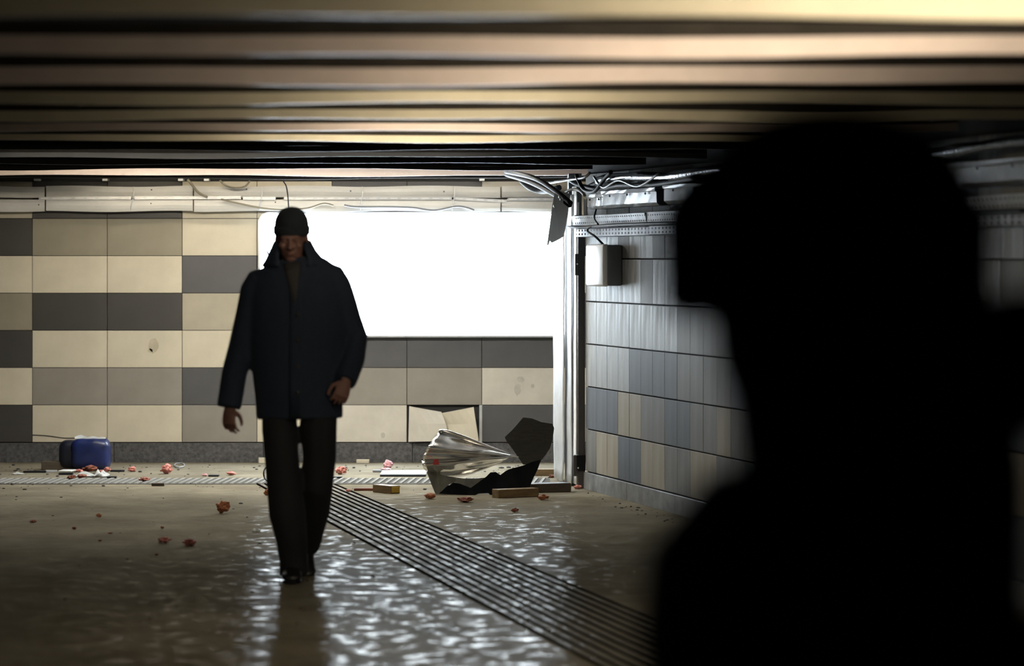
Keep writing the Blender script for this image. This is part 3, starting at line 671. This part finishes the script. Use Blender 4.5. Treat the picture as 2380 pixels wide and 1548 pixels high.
FO = [
 (500, 535, 1163, 1194, 'foam_o', 'big orange brown foam lump alone on the open floor', 1),
 (366, 400, 1248, 1263, 'foam', 'flat pink foam shard on the near floor, further from the man', 2),
 (423, 456, 1252, 1270, 'foam', 'rounded pink foam piece on the near floor, closer to the man', 3),
 (371, 402, 1077, 1102, 'foam', 'two-lobed pink foam lump standing near the far wall', 4),
 (296, 316, 1084, 1097, 'foam', 'small pink foam lump beside the blue sack', 5),
 (190, 226, 1081, 1096, 'foam_d', 'reddish foam lump resting against the blue sack', 6),
 (174, 193, 1090, 1098, 'foam', 'little pink foam bit in front of the blue sack', 7),
 (224, 245, 1092, 1104, 'foam', 'pink foam lump on the white film scrap', 8),
 (240, 257, 1085, 1097, 'foam', 'pink foam bit at the lower corner of the blue sack', 9),
 (154, 176, 1104, 1115, 'foam_d', 'brownish foam lump on the edge of the tactile strip', 10),
 (178, 202, 1102, 1112, 'foam_d', 'brownish foam lump between two white scraps', 11),
 (320, 350, 1109, 1120, 'foam_d', 'dark rust foam wedge lying on the tactile strip', 12),
 (525, 550, 1095, 1105, 'foam', 'thin pink foam sliver on the far floor', 13),
 (469, 482, 1100, 1107, 'foam_l', 'tiny pale foam sliver beside a dark lid', 14),
 (777, 806, 1084, 1103, 'foam', 'pink foam lump just beside the man\'s thigh', 15),
 (890, 914, 1068, 1091, 'foam_l', 'pale pink foam cone standing near the skirting', 16),
 (885, 910, 1087, 1093, 'foam_l', 'flat pale foam piece under the pale pink cone', 17),
 (612, 628, 1136, 1152, 'foam_o', 'orange foam lump half hidden by the trouser leg', 18),
 (803, 816, 1137, 1144, 'foam', 'small pink foam bit on the guide rails', 19),
 (222, 236, 1193, 1203, 'foam_o', 'small orange crumb on the left part of the floor', 20),
 (68, 85, 1208, 1215, 'foam_d', 'flat rust crumb at the far left of the floor', 21),
 (166, 178, 1224, 1231, 'foam_d', 'rust crumb below the small orange crumb', 22),
 (250, 262, 1237, 1241, 'foam_d', 'thin rust crumb left of the pink shard', 23),
 (372, 382, 1223, 1229, 'foam_d', 'rust crumb just behind the flat pink shard', 24),
 (359, 368, 1286, 1291, 'foam_d', 'rust crumb nearer the camera than the pink shard', 25),
 (228, 237, 1254, 1258, 'foam_o', 'ochre crumb on the dim left floor', 26)]
for (a, b, c, d, mk, lab, sd) in FO: chunk('foam_chunk', a, b, c, d, M[mk], lab, 'foam chunk', sd)
BR = [
 (985, 1013, 1146, 1160, 'foam_o', 'pink brick shard at the lower left of the crumpled sheet', 31),
 (1062, 1102, 1155, 1168, 'foam_d', 'long red brick fragment in front of the crumpled sheet', 32),
 (1249, 1277, 1148, 1163, 'foam_o', 'notched brick fragment in front of the timber beam', 33),
 (1187, 1206, 1180, 1191, 'foam_d', 'small red brick bit nearest the camera below the timber', 34),
 (1333, 1354, 1127, 1137, 'foam', 'pink brick bit at the foot of the dark door post', 35),
 (1275, 1290, 1103, 1111, 'foam_d', 'red brick bit behind the timber beam', 36)]
for (a, b, c, d, mk, lab, sd) in BR: chunk('brick_fragment', a, b, c, d, M[mk], lab, 'brick fragment', sd, amp=.42)

# timbers
def timber(name, corners, h, material, label, endmat=None):
    a, b, dpt = G(*corners[0]), G(*corners[1]), corners[2]
    d = (b - a); L_ = d.length; rz = math.atan2(d.y, d.x)
    e = empty(name, a, rz); tag(e, label, 'timber')
    bm = bmesh.new(); box(bm, 0, L_, 0, dpt, 0, h, .004); fin(bm, 'plank', material, e)
    bm = bmesh.new(); box(bm, L_ - .002, L_ + .006, .006, dpt - .006, .006, h - .006, .002); fin(bm, 'cut_end', endmat or M['wood'], e)
    return e
timber('timber_block', ((1159, 1158), (1252, 1154), .09), .058, M['wood'], 'short brown timber block in front of the crumpled sheet')
timber('timber_block', ((1226, 1146), (1327, 1143), .12), .062, M['wood_d'], 'dark timber beam reaching to the steel column foot')
timber('timber_block', ((1232, 1106), (1291, 1106), .07), .05, M['wood'], 'timber piece lying behind the crumpled sheet')
timber('timber_block', ((866, 1144), (908, 1148), .08), .055, M['wood'], 'sawn timber block with an ochre end beside the guide rails', M['yellow'])
slab('broken_bar', 822, 868, 1141, .018, .04, M['foam_d'], 'rusty broken bar leading to the sawn timber block', 'bar', .05)

# flat plates and scraps
slab('flat_plate', 883, 990, 1107, .018, .46, M['slab'], 'wide pale plastic plate with a dark front edge beside the crumpled sheet', 'plate')
o = slab('plate_edge', 883, 990, 1108, .014, .02, M['black'], 'dark edging strip along the front of the pale plate', 'edging')
slab('dark_strip', 770, 795, 1113, .016, .05, M['black'], 'short black strip right beside the man\'s leg', 'strip')
slab('dark_strip', 54, 106, 1099, .013, .06, M['black'], 'long black strip at the far left near the wall', 'strip')
slab('dark_strip', 136, 169, 1104, .014, .05, M['black'], 'black strip under the pale scrap near the blue sack', 'strip')
slab('dark_strip', 256, 288, 1097, .014, .05, M['black'], 'black strip between the blue sack and a pink lump', 'strip')
slab('dark_strip', 247, 270, 1112, .014, .05, M['black'], 'black strip beside the white film scrap', 'strip')
slab('dark_strip', 484, 508, 1108, .012, .08, M['black'], 'dark oval lid on the far floor', 'lid')
slab('dark_strip', 352, 382, 1130, .022, .06, M['wood_d'], 'grey brown offcut just in front of the tactile strip', 'offcut')
slab('pale_scrap', 103, 130, 1098, .012, .12, M['slab'], 'pale grey plate at the end of the long black strip', 'plate', .1)
slab('pale_scrap', 138, 168, 1101, .008, .16, M['wisp'], 'white flat scrap in front of the blue sack', 'scrap', -.1, .015)
slab('pale_scrap', 828, 858, 1077, .03, .05, M['cream'], 'cream tile offcut against the skirting', 'offcut')
slab('pale_scrap', 866, 886, 1098, .018, .05, M['boxside'], 'small slate blue offcut near the pale pink cone', 'offcut')
slab('pale_scrap', 600, 630, 1077, .045, .04, M['cream'], 'cream offcut by the skirting next to the man\'s knee', 'offcut', .2)
slab('stone_block', 96, 172, 1093, .066, .16, M['wood_d'], 'low dark block beside the blue sack', 'block')
def film(name, cx, cy, w, h, label, seed, lift=.0):
    c = G(cx, cy); bm = bmesh.new(); n = 9; g = []
    for i in range(n):
        row = []
        for j in range(n):
            u, v = i / (n - 1) - .5, j / (n - 1) - .5
            z = .004 + h * max(0, noise.noise(Vector((u * 4 + seed, v * 4, seed))) + .35) * (1 - 2 * max(abs(u), abs(v)) * .8)
            row.append(bm.verts.new((u * w * (1 + .2 * noise.noise(Vector((seed, v * 5, 1)))), v * w * .8, z + lift)))
        g.append(row)
    for i in range(n - 1):
        for j in range(n - 1): bm.faces.new((g[i][j], g[i + 1][j], g[i + 1][j + 1], g[i][j + 1]))
    bmesh.ops.solidify(bm, geom=bm.faces[:], thickness=.0015)
    o = fin(bm, name, M['wisp'], None, c, True); tag(o, label, 'film scrap'); return o
film('film_scrap', 200, 1108, .20, .05, 'crumpled white film spread in front of the blue sack', 2.0)
film('film_scrap', 233, 1109, .14, .09, 'crumpled white film peak beside the pink lumps', 5.0)
film('film_scrap', 42, 1103, .09, .03, 'small crumpled film at the far left', 8.0)
film('film_scrap', 596, 1236, .05, .05, 'tiny upright paper scrap beside the man\'s shin', 11.0)
cable('wire_loop', [G(405, 1082, .008), G(415, 1086, .008), G(428, 1083, .008), G(425, 1077, .008), G(410, 1077, .008), G(405, 1082, .008)], .005, M['slab'], 'thin pale wire ring lying near the two-lobed foam lump', 'wire')
cable('wire_loop', [G(640, 1128, .02) , W(618, 1115, 24.4), W(613, 1098, 24.45), W(620, 1086, 24.5), W(640, 1080, 24.5)], .006, M['black'], 'black wire loop showing behind the trouser leg', 'wire')

# blue sack
e = empty('blue_sack', G(208, 1094)); e.location.y += .1; tag(e, 'dark blue plastic sack slumped near the far wall', 'sack')
bm = bmesh.new(); bmesh.ops.create_icosphere(bm, subdivisions=4, radius=1.0)
for v in bm.verts:
    n = v.co.normalized(); pw = 5.0
    k = (abs(n.x) ** pw + abs(n.y) ** pw + abs(n.z) ** pw) ** (-1 / pw)
    q = n * k * (1 + .05 * noise.noise(n * 3))
    v.co = Vector((q.x * .148, q.y * .12, (q.z + 1) * .122))
fin(bm, 'sack_body', M['blue'], e, None, True)
bm = bmesh.new(); bmesh.ops.create_icosphere(bm, subdivisions=3, radius=1.0)
for v in bm.verts:
    n = v.co.normalized(); k = (abs(n.x) ** 4 + abs(n.y) ** 4 + abs(n.z) ** 4) ** (-1 / 4); q = n * k
    v.co = Vector((q.x * .09 - .16, q.y * .10 + .03, (q.z + 1) * .115 + .002))
M['navy'] = mat('near_black_blue_plastic', (0.008, 0.010, 0.022), 0.4)
fin(bm, 'dark_side', M['navy'], e, None, True)  # left side in a darker copy of the sack's blue
bm = bmesh.new(); n = 12; g = []
for i in range(n):
    row = []
    for j in range(6):
        u, v = i / (n - 1), j / 5
        row.append(bm.verts.new((-.12 + u * .24, -.07 + v * .12, .246 + .035 * max(0, noise.noise(Vector((u * 5, v * 4, 3))) + .25) * math.sin(PI * v) * (1.2 - u * .6))))
    g.append(row)
for i in range(n - 1):
    for j in range(5): bm.faces.new((g[i][j], g[i + 1][j], g[i + 1][j + 1], g[i][j + 1]))
bmesh.ops.solidify(bm, geom=bm.faces[:], thickness=.002)
fin(bm, 'white_lining', M['wisp'], e, None, True)

# crumpled steel sheet
cs = empty('crumpled_sheet', G(1090, 1150)); SO = Vector(cs.location)
tag(cs, 'large crumpled torn sheet of bright steel lying before the far wall', 'metal sheet')
def interp(pts, t):
    k = t * (len(pts) - 1); i = min(int(k), len(pts) - 2); f_ = k - i
    return pts[i][0] + (pts[i + 1][0] - pts[i][0]) * f_, pts[i][1] + (pts[i + 1][1] - pts[i][1]) * f_
Lc = [(1022, 999), (1004, 1024), (990, 1046), (979, 1068), (984, 1088), (998, 1102), (1014, 1110)]
Rc = [(1206, 1062), (1199, 1061), (1192, 1061), (1186, 1062), (1178, 1066), (1166, 1073), (1150, 1081)]
bm = bmesh.new(); NU, NV = 26, 44; g = []
for j in range(NV + 1):
    v = j / NV; row = []
    la, ra = interp(Lc, v), interp(Rc, v)
    for i in range(NU + 1):
        u = i / NU
        sag = 10 * math.sin(PI * u) * max(0, v - .62) / .38
        x = la[0] + (ra[0] - la[0]) * u; y = la[1] + (ra[1] - la[1]) * u + sag
        bulge = math.sin(PI * min(1, v * .92 + .04)) * (1 - .72 * u)
        Yd = 23.62 - .20 * bulge + .05 * u
        Yd += (.022 * math.sin(v * 2 * PI * 2.7 + u * 1.2) + .008 * math.sin(v * 2 * PI * 6.3 - u * 2)) * (1 - .6 * u)
        Yd += .02 * noise.noise(Vector((u * 3.3, v * 5, 1.5)))
        row.append(bm.verts.new(W(x, y, Yd) - SO))
    g.append(row)
for j in range(NV):
    for i in range(NU): bm.faces.new((g[j][i], g[j][i + 1], g[j + 1][i + 1], g[j + 1][i]))
bmesh.ops.recalc_face_normals(bm, faces=bm.faces[:]); bmesh.ops.solidify(bm, geom=bm.faces[:], thickness=.0025)
fin(bm, 'rolled_sheet', M['crumple'], cs, None, True)
# rolled top edge
bm = bmesh.new(); pt = [W(1022, 1003, 23.63), W(1040, 1004, 23.62), W(1090, 1020, 23.63), W(1140, 1039, 23.65), W(1204, 1062, 23.67)]
pt = smoothpath([p - SO for p in pt]); tube(bm, pt, [.017 * (1 - .8 * i / len(pt)) for i in range(len(pt))], 10, up=(0, 0, 1)); fin(bm, 'rolled_rim', M['crumple'], cs, None, True)
def bent_poly(name, poly, depth, material, thick=.003, cuts=3):
    bm = bmesh.new(); f = bm.faces.new([bm.verts.new((x, 0, y)) for x, y in poly])
    bmesh.ops.triangulate(bm, faces=[f]); bmesh.ops.subdivide_edges(bm, edges=bm.edges[:], cuts=cuts, use_grid_fill=True)
    for v in bm.verts:
        x, y = v.co.x, v.co.z; v.co = W(x, y, depth(x, y)) - SO
    thicken(bm, (0, thick, 0))
    return fin(bm, name, material, cs)
bent_poly('scuffed_flange', [(990, 1094), (1010, 1098), (1035, 1106), (1075, 1112), (1108, 1112), (1126, 1110), (1126, 1116), (1098, 1134), (1082, 1136), (1062, 1126), (1046, 1124), (1030, 1140), (1017, 1150), (1011, 1146)],
          lambda x, y: 23.52 + .02 * math.sin(x * .15) - .0022 * (y - 1094) + .0008 * (x - 990), M['inner'])
bent_poly('shaded_flange', [(1017, 1151), (1024, 1143), (1032, 1140), (1040, 1129), (1046, 1127), (1053, 1122), (1060, 1125), (1068, 1124), (1080, 1134), (1094, 1134), (1108, 1124), (1130, 1108), (1140, 1098), (1152, 1097), (1163, 1104), (1175, 1095), (1182, 1091), (1206, 1088),
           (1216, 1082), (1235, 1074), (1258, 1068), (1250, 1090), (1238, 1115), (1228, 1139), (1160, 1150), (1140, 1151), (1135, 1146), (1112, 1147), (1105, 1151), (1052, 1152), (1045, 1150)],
          lambda x, y: 23.30 + .0000000008 * (x - 1130) ** 4 + .0007 * (1150 - y) * 1.4 + .03 * math.sin(x * .05), M['shade_steel'])  # torn flange in near-black, painting the shade of the opening
bent_poly('raised_flap', [(1173, 1016), (1190, 1000), (1206, 982), (1216, 970), (1236, 972), (1258, 981), (1284, 985), (1288, 995), (1285, 1018), (1279, 1041), (1268, 1058), (1257, 1071), (1237, 1078), (1216, 1080), (1206, 1062), (1190, 1042), (1178, 1027)],
          lambda x, y: 23.80 + .0003 * (x - 1173) - .0006 * (1070 - y) + .012 * math.sin((x + y) * .05), M['olive'])
M['redtag'] = mat('red_paint', (.45, .03, .03), .5)
bent_poly('red_patch', [(1008, 1068), (1018, 1066), (1021, 1080), (1006, 1080)], lambda x, y: 23.385, M['redtag'], .002, 1)

# crumbs that nobody could count
bm = bmesh.new(); rg = random.Random(21)
def crumb(px, py, r):
    p = G(px, py); bmesh.ops.create_icosphere(bm, subdivisions=1, radius=1.0, matrix=Matrix.Translation(p + Vector((0, 0, r * .3))) @ Matrix.Rotation(rg.uniform(0, 6), 4, 'Z') @ Matrix.Diagonal((r * rg.uniform(.8, 2.0), r, r * rg.uniform(.4, .8), 1)))
for _ in range(330):
    crumb(rg.uniform(-60, 1330), 1082 + 60 * rg.random() ** 1.4, .003 + .012 * rg.random() ** 3)
for _ in range(90):
    crumb(rg.uniform(-60, 900), 1130 + 330 * rg.random() ** 1.6, .002 + .008 * rg.random() ** 3)
for _ in range(60):
    t = rg.random(); crumb(1360 + 330 * t, 1140 + 91 * t + rg.uniform(3, 24), .003 + .007 * rg.random() ** 2)
st = fin(bm, 'rubble_crumbs', M['crumb']); tag(st, 'scattered dark crumbs and dust over the floor', 'rubble', kind='stuff')

# ------------------------------------------------------------------ people
def hand(bm, wrist, d, palm_n, thumb_side, curl=.35, sc_=1.0):
    wrist = Vector(wrist); d = Vector(d).normalized(); nrm = Vector(palm_n); nrm = (nrm - d * nrm.dot(d)).normalized()
    s = Vector(thumb_side); s = (s - d * s.dot(d) - nrm * s.dot(nrm)).normalized()
    k = sc_
    tube(bm, [wrist - d * .03, wrist, wrist + d * .035 * k, wrist + d * .085 * k, wrist + d * .098 * k], [(.026 * k, .02 * k), (.028 * k, .019 * k), (.040 * k, .017 * k), (.044 * k, .015 * k), (.040 * k, .011 * k)], 14, up=nrm)
    for i, (off, ln) in enumerate(((.034, .072), (.0115, .082), (-.0115, .077), (-.034, .06))):
        p = wrist + d * (.086 - .004 * abs(i - 1)) * k + s * off * k; pts = [p - d * .02]; a = .15
        dirv = (d + s * off * 1.5).normalized(); pts.append(p)
        for sgm in (.45, .32, .27):
            a += curl * (1.1 if sgm < .4 else .8)
            p = p + (dirv * math.cos(a) + nrm * math.sin(a)) * ln * sgm * k; pts.append(p)
        tube(bm, pts, [.0095 * k, .0098 * k, .0090 * k, .0082 * k, .0062 * k], 10, up=nrm)
    p = wrist + d * .025 * k + s * .03 * k
    q1 = p + (d * .55 + s * .7 + nrm * .35).normalized() * .04 * k; q2 = q1 + (d * .9 + s * .12 + nrm * .4).normalized() * .032 * k; q3 = q2 + (d * .95 - s * .15 + nrm * .35).normalized() * .026 * k
    tube(bm, [p - s * .015, p, q1, q2, q3], [.014 * k, .0145 * k, .0125 * k, .0105 * k, .0078 * k], 10, up=nrm)

def head(bm, c, pitch=0.0):
    # c: centre of the skull; faces -Y
    R = Matrix.Rotation(pitch, 3, 'X'); c = Vector(c)
    def E(off, r, seg=18): ell(bm, c + R @ Vector(off), r, R, seg)
    E((0, .012, .02), (.076, .096, .098)); E((0, -.030, -.055), (.060, .062, .075)); E((0, -.052, -.108), (.032, .032, .026))   # skull, jaw, chin
    E((0, -.082, .004), (.052, .016, .014))                                                                # brow
    tube(bm, [c + R @ Vector((0, -.086, .0)), c + R @ Vector((0, -.102, -.028)), c + R @ Vector((0, -.114, -.046)), c + R @ Vector((0, -.092, -.054))], [.009, .011, .015, .012], 10, up=(1, 0, 0))
    for sg in (-1, 1):
        E((sg * .014, -.096, -.048), (.010, .010, .009), 10); E((sg * .040, -.066, -.038), (.022, .022, .022), 12)
        E((sg * .031, -.080, -.014), (.0135, .0115, .0105), 12)                                            # closed lids
        E((sg * .080, .010, -.022), (.009, .020, .032), 12)                                               # ear
    E((0, -.086, -.076), (.024, .011, .0065), 12); E((0, -.082, -.087), (.021, .011, .007), 12)            # lips
    tube(bm, [c + Vector((0, .025, -.06)), c + Vector((0, .03, -.13)), c + Vector((0, .04, -.20))], [(.056, .058), (.057, .058), (.075, .065)], 16)

# --- walking man
MY = 17.2; MS = F / MY
man = empty('person', ((685 - CX) / MS, MY, 0))
tag(man, 'person in black coat and cap walking towards the camera', 'person')
def m(x, y, dy=0.0): return Vector(((x - 685) / MS, dy, HCAM - (y - HOR) / MS))
def mr(px): return px / MS
# body: one continuous mesh
bm = bmesh.new()
hc = m(678, 548, -.02)
head(bm, hc, .16)
tube(bm, [m(682, 940), m(683, 900), m(685, 800), m(686, 720), m(686, 660), m(684, 625), m(681, 600, .01)], [(.15, .10), (.16, .105), (.165, .11), (.18, .115), (.17, .10), (.10, .075), (.058, .058)], 20)
armL = [(602, 655, .0), (583, 730, .02), (563, 810, .03), (547, 868, .0), (537, 930, -.02)]
armR = [(770, 648, .0), (792, 692, .02), (806, 745, .05), (822, 792, .06), (818, 842, -.02), (806, 884, -.10)]
tube(bm, [m(*p) for p in armL], [.052, .048, .043, .038, .029], 12); tube(bm, [m(*p) for p in armR], [.052, .05, .046, .043, .037, .03], 12)
legL = [(650, 985, .0), (654, 1060, -.05), (662, 1145, -.10), (676, 1235, -.10), (684, 1315, -.08)]
legR = [(741, 985, .0), (744, 1060, .0), (739, 1135, .02), (720, 1205, .16), (702, 1272, .30)]
tube(bm, [m(*p) for p in legL], [.078, .068, .055, .052, .04], 14); tube(bm, [m(*p) for p in legR], [.078, .068, .055, .05, .04], 14)
hand(bm, m(534, 945, -.03), (-.02, -.12, -1), (.5, .85, 0), (.35, -1, 0), .42, .95)
hand(bm, m(806, 884, -.11), (-.25, -.45, -.85), (-.4, .8, -.3), (-1, -.35, .2), .55, .95)
remesh(bm, 'body', M['skin'], .0046, man, it=4)
# coat
bm = bmesh.new()
secs = [(973, 595, 797, .135), (940, 594, 797, .142), (900, 590, 798, .15), (860, 585, 800, .155), (810, 581, 803, .158), (750, 577, 806, .156), (700, 573, 806, .150), (665, 574, 803, .138), (642, 580, 797, .122), (626, 592, 784, .108), (612, 612, 762, .095), (600, 632, 738, .08)]
tube(bm, [m((a + b) / 2, y, .01) for y, a, b, d in secs], [(mr((b - a) / 2), d) for y, a, b, d in secs], 28)
sl = [(622, 634, .005, 16), (604, 648, .006, 30), (594, 674, .01, 36), (581, 730, .02, 34), (561, 808, .03, 32), (545, 866, .0, 30), (533, 947, -.025, 29)]
sr = [(752, 622, .005, 16), (770, 636, .006, 29), (781, 664, .01, 35), (794, 700, .02, 34), (806, 745, .05, 34), (823, 786, .055, 32), (818, 838, -.01, 30), (806, 880, -.085, 27), (804, 886, -.10, 26)]
for S_ in (sl, sr):
    tube(bm, [m(x, y, d) for x, y, d, r_ in S_], [mr(r_) for x, y, d, r_ in S_], 18)
# folds: a few soft ridges
for (a, b, r_) in (((845, 770, .0), (812, 800, -.02), .014), ((540, 820, -.03), (575, 800, -.02), .012)):
    tube(bm, [m(*a), m(*b)], [r_, r_], 8)
remesh(bm, 'coat', M['coat'], .010, man, it=4)
# coat front edge, buttons, collar
bm = bmesh.new(); tube(bm, [m(690, 640, -.118), m(691, 700, -.146), m(691, 800, -.152), m(690, 900, -.145), m(690, 968, -.132)], [(.030, .008)] * 5, 10); fin(bm, 'front_placket', M['coat'], man, None, True)
for y in (730, 790, 850, 910):
    bm = bmesh.new(); ell(bm, m(696, y, -.160 + .00006 * abs(y - 790)), (.011, .004, .011), seg=10); fin(bm, 'button', M['leather'], man, None, True)
bm = bmesh.new(); g = []; na = 28
cents = [(683, 618, .17, .125), (683, 604, .150, .115), (679, 582, .118, .105), (678, 560, .094, .098)]
for j, (cx_, cy_, rx, ry) in enumerate(cents):
    row = []; gap = .42 + .10 * j
    for i in range(na + 1):
        a = -PI / 2 + gap + (2 * PI - 2 * gap) * i / na
        q = m(cx_, cy_, .015); row.append(bm.verts.new(q + Vector((rx * math.cos(a) + (.006 if math.cos(a) > 0 else 0), ry * math.sin(a), -.015 * math.sin(a) * 0 + (.012 * math.sin(a) if j == 3 else 0)))))
    g.append(row)
for j in range(len(cents) - 1):
    for i in range(na): bm.faces.new((g[j][i], g[j][i + 1], g[j + 1][i + 1], g[j + 1][i]))
bmesh.ops.recalc_face_normals(bm, faces=bm.faces[:]); bmesh.ops.solidify(bm, geom=bm.faces[:], thickness=.012)
fin(bm, 'collar', M['coat'], man, None, True)
bm = bmesh.new(); tube(bm, [m(682, 612, -.085), m(685, 640, -.118), m(687, 668, -.136), m(689, 702, -.149)], [(.045, .012), (.036, .012), (.022, .01), (.008, .008)], 12); fin(bm, 'shirt', M['shirt'], man, None, True)
# cap
bm = bmesh.new(); R = Matrix.Rotation(.12, 3, 'X')
prof = [(.0, .088, .105), (.012, .091, .109), (.04, .0905, .109), (.072, .086, .103), (.100, .074, .090), (.121, .054, .066), (.133, .030, .038), (.137, .010, .012)]
cz = m(678, 543, -.012)
tube(bm, [cz + R @ Vector((0, .01 + .05 * q, q)) for q, a, b in prof], [(a, b) for q, a, b in prof], 26); fin(bm, 'cap_crown', M['cap'], man, None, True)
bm = bmesh.new(); tube(bm, [cz + R @ Vector((0, .008, -.006)), cz + R @ Vector((0, .008, .0)), cz + R @ Vector((0, .009, .034)), cz + R @ Vector((0, .009, .04))], [(.090, .107), (.0945, .1125), (.095, .113), (.090, .108)], 26); fin(bm, 'cap_band', M['cap'], man, None, True)
# trousers
bm = bmesh.new()
tL = [(649, 955, .0, 41), (650, 1000, -.01, 41), (656, 1060, -.045, 40), (664, 1130, -.09, 41), (671, 1190, -.10, 43), (681, 1250, -.10, 37), (685, 1300, -.09, 33), (686, 1332, -.085, 34)]
tR = [(741, 955, .0, 43), (740, 1000, .0, 43), (743, 1060, .0, 39), (738, 1130, .01, 36), (727, 1190, .12, 37), (714, 1240, .23, 34), (705, 1280, .32, 31)]
for S_ in (tL, tR): tube(bm, [m(x, y, d) for x, y, d, r_ in S_], [(mr(r_), mr(r_) * 1.12) for x, y, d, r_ in S_], 18)
tube(bm, [m(692, 915), m(692, 966)], [(.185, .12), (.16, .10)], 18)
remesh(bm, 'trousers', M['trouser'], .0095, man, it=3)
# shoes
def shoe(name, org, pitch=0.0):
    bm = bmesh.new(); R = Matrix.Rotation(pitch, 3, 'X')
    pf = [(.085, .050, .026, .032), (.07, .056, .034, .038), (.0, .056, .040, .038), (-.06, .052, .034, .042), (-.12, .048, .026, .050), (-.17, .040, .021, .054), (-.20, .032, .017, .048), (-.212, .022, .012, .03)]
    tube(bm, [Vector(org) + R @ Vector((0, y, c)) for y, c, hb, hw in pf], [(hw, hb) for y, c, hb, hw in pf], 16, up=(0, 0, 1))
    tube(bm, [Vector(org) + R @ Vector((0, .02, .07)), Vector(org) + R @ Vector((0, .03, .14))], [(.04, .05), (.042, .046)], 14)
    o = remesh(bm, 'shoe', M['leather'], .007, man, it=2)
    bm = bmesh.new(); v = []
    tube(bm, [Vector(org) + R @ Vector((0, y, .010)) for y in (.088, .07, .0, -.08, -.15, -.20, -.218)], [(w_, .010) for w_ in (.025, .038, .038, .045, .055, .045, .02)], 12, up=(0, 0, 1)); fin(bm, 'sole', M['black'], o, None, True)
pL = m(685, 1345, 0); shoe('shoe', (pL.x, -.07, .0), 0.0)
pR = m(703, 1300, 0); shoe('shoe', (pR.x, .36, .085), .55)

# --- out-of-focus bystander close to the camera, in profile
by = empty('person', (.33, 3.5, 0), -PI / 2)
tag(by, 'blurred person in dark fur hat and hooded jacket close to the camera', 'person')
bm = bmesh.new(); head(bm, (0, .02, 1.655), .05)
tube(bm, [(0, .03, .86), (0, .03, 1.0), (0, .02, 1.2), (0, .02, 1.36), (0, .03, 1.43), (0, .035, 1.50)], [(.15, .11), (.15, .11), (.17, .12), (.15, .10), (.09, .075), (.058, .058)], 18)
for sg in (-1, 1):
    tube(bm, [(sg * .19, .03, 1.38), (sg * .25, .05, 1.12), (sg * .21, -.13, 1.0), (sg * .17, -.24, .99)], [.052, .043, .036, .03], 12)
    hand(bm, (sg * .17, -.25, .99), (-sg * .25, -1, .0), (-sg * .8, 0, -.4), (0, 0, 1), .5, .95)
    tube(bm, [(sg * .10, .03, .9), (sg * .10, .02, .5), (sg * .10, .05, .09)], [.085, .058, .042], 14)
remesh(bm, 'body', M['skin'], .0055, by, it=3)
bm = bmesh.new()
cs_ = [(.62, .03, .16, .23), (.8, .03, .165, .235), (1.0, .03, .19, .235), (1.15, .03, .21, .235), (1.25, .025, .225, .235), (1.31, .025, .22, .23), (1.345, .04, .185, .22), (1.38, .06, .155, .19), (1.43, .07, .14, .15), (1.50, .07, .13, .135), (1.54, .07, .12, .12)]
tube(bm, [(0, c, z) for z, c, b, a in cs_], [(a, b) for z, c, b, a in cs_], 26)
for sg in (-1, 1): tube(bm, [(sg * .19, .03, 1.36), (sg * .235, .04, 1.25), (sg * .265, .05, 1.12), (sg * .23, -.10, 1.0), (sg * .185, -.21, .99)], [.085, .08, .07, .065, .055], 16)
remesh(bm, 'jacket', M['coat'], .012, by, it=3)
bm = bmesh.new(); pts = []
for i in range(15):
    a = -.35 + (PI + .7) * i / 14
    pts.append((.13 * math.cos(a), .09 + .12 * math.sin(a), 1.50 + .045 * math.sin(a)))
tube(bm, pts, [.045 + .03 * math.sin(PI * i / 14) for i in range(15)], 14, up=(0, 0, 1)); remesh(bm, 'hood', M['coat'], .011, by, it=3)
bm = bmesh.new(); tube(bm, [(0, .03, 1.40), (0, .02, 1.45), (0, .012, 1.51), (0, .004, 1.555), (0, .002, 1.60), (0, .002, 1.615)], [(.13, .12), (.125, .118), (.118, .116), (.112, .124), (.105, .128), (.09, .115)], 24); remesh(bm, 'scarf', M['fur'], .010, by, it=3)
bm = bmesh.new()
ell(bm, (0, .005, 1.70), (.130, .156, .112)); ell(bm, (0, .10, 1.60), (.105, .062, .06)); tube(bm, [(0, -.002, 1.582), (0, -.002, 1.596), (0, -.002, 1.70), (0, .0, 1.735)], [(.128, .156), (.145, .176), (.147, .178), (.120, .150)], 30)
remesh(bm, 'fur_hat', M['fur'], .009, by, it=3)
bm = bmesh.new()
for sg in (-1, 1): tube(bm, [(sg * .10, .03, .9), (sg * .105, .02, .5), (sg * .105, .05, .06)], [.115, .085, .075], 16)
tube(bm, [(0, .03, .80), (0, .03, .98)], [(.18, .14), (.17, .13)], 16); remesh(bm, 'trousers', M['trouser'], .012, by, it=3)
for sg in (-1, 1):
    bm = bmesh.new(); pf = [(.13, .05, .028, .032), (.11, .055, .04, .038), (.04, .055, .045, .04), (-.03, .048, .04, .044), (-.10, .038, .03, .05), (-.15, .033, .026, .048), (-.17, .025, .018, .03)]
    tube(bm, [(sg * .105, y, c) for y, c, hb, hw in pf], [(hw, hb) for y, c, hb, hw in pf], 16, up=(0, 0, 1)); fin(bm, 'shoe', M['leather'], by, None, True)
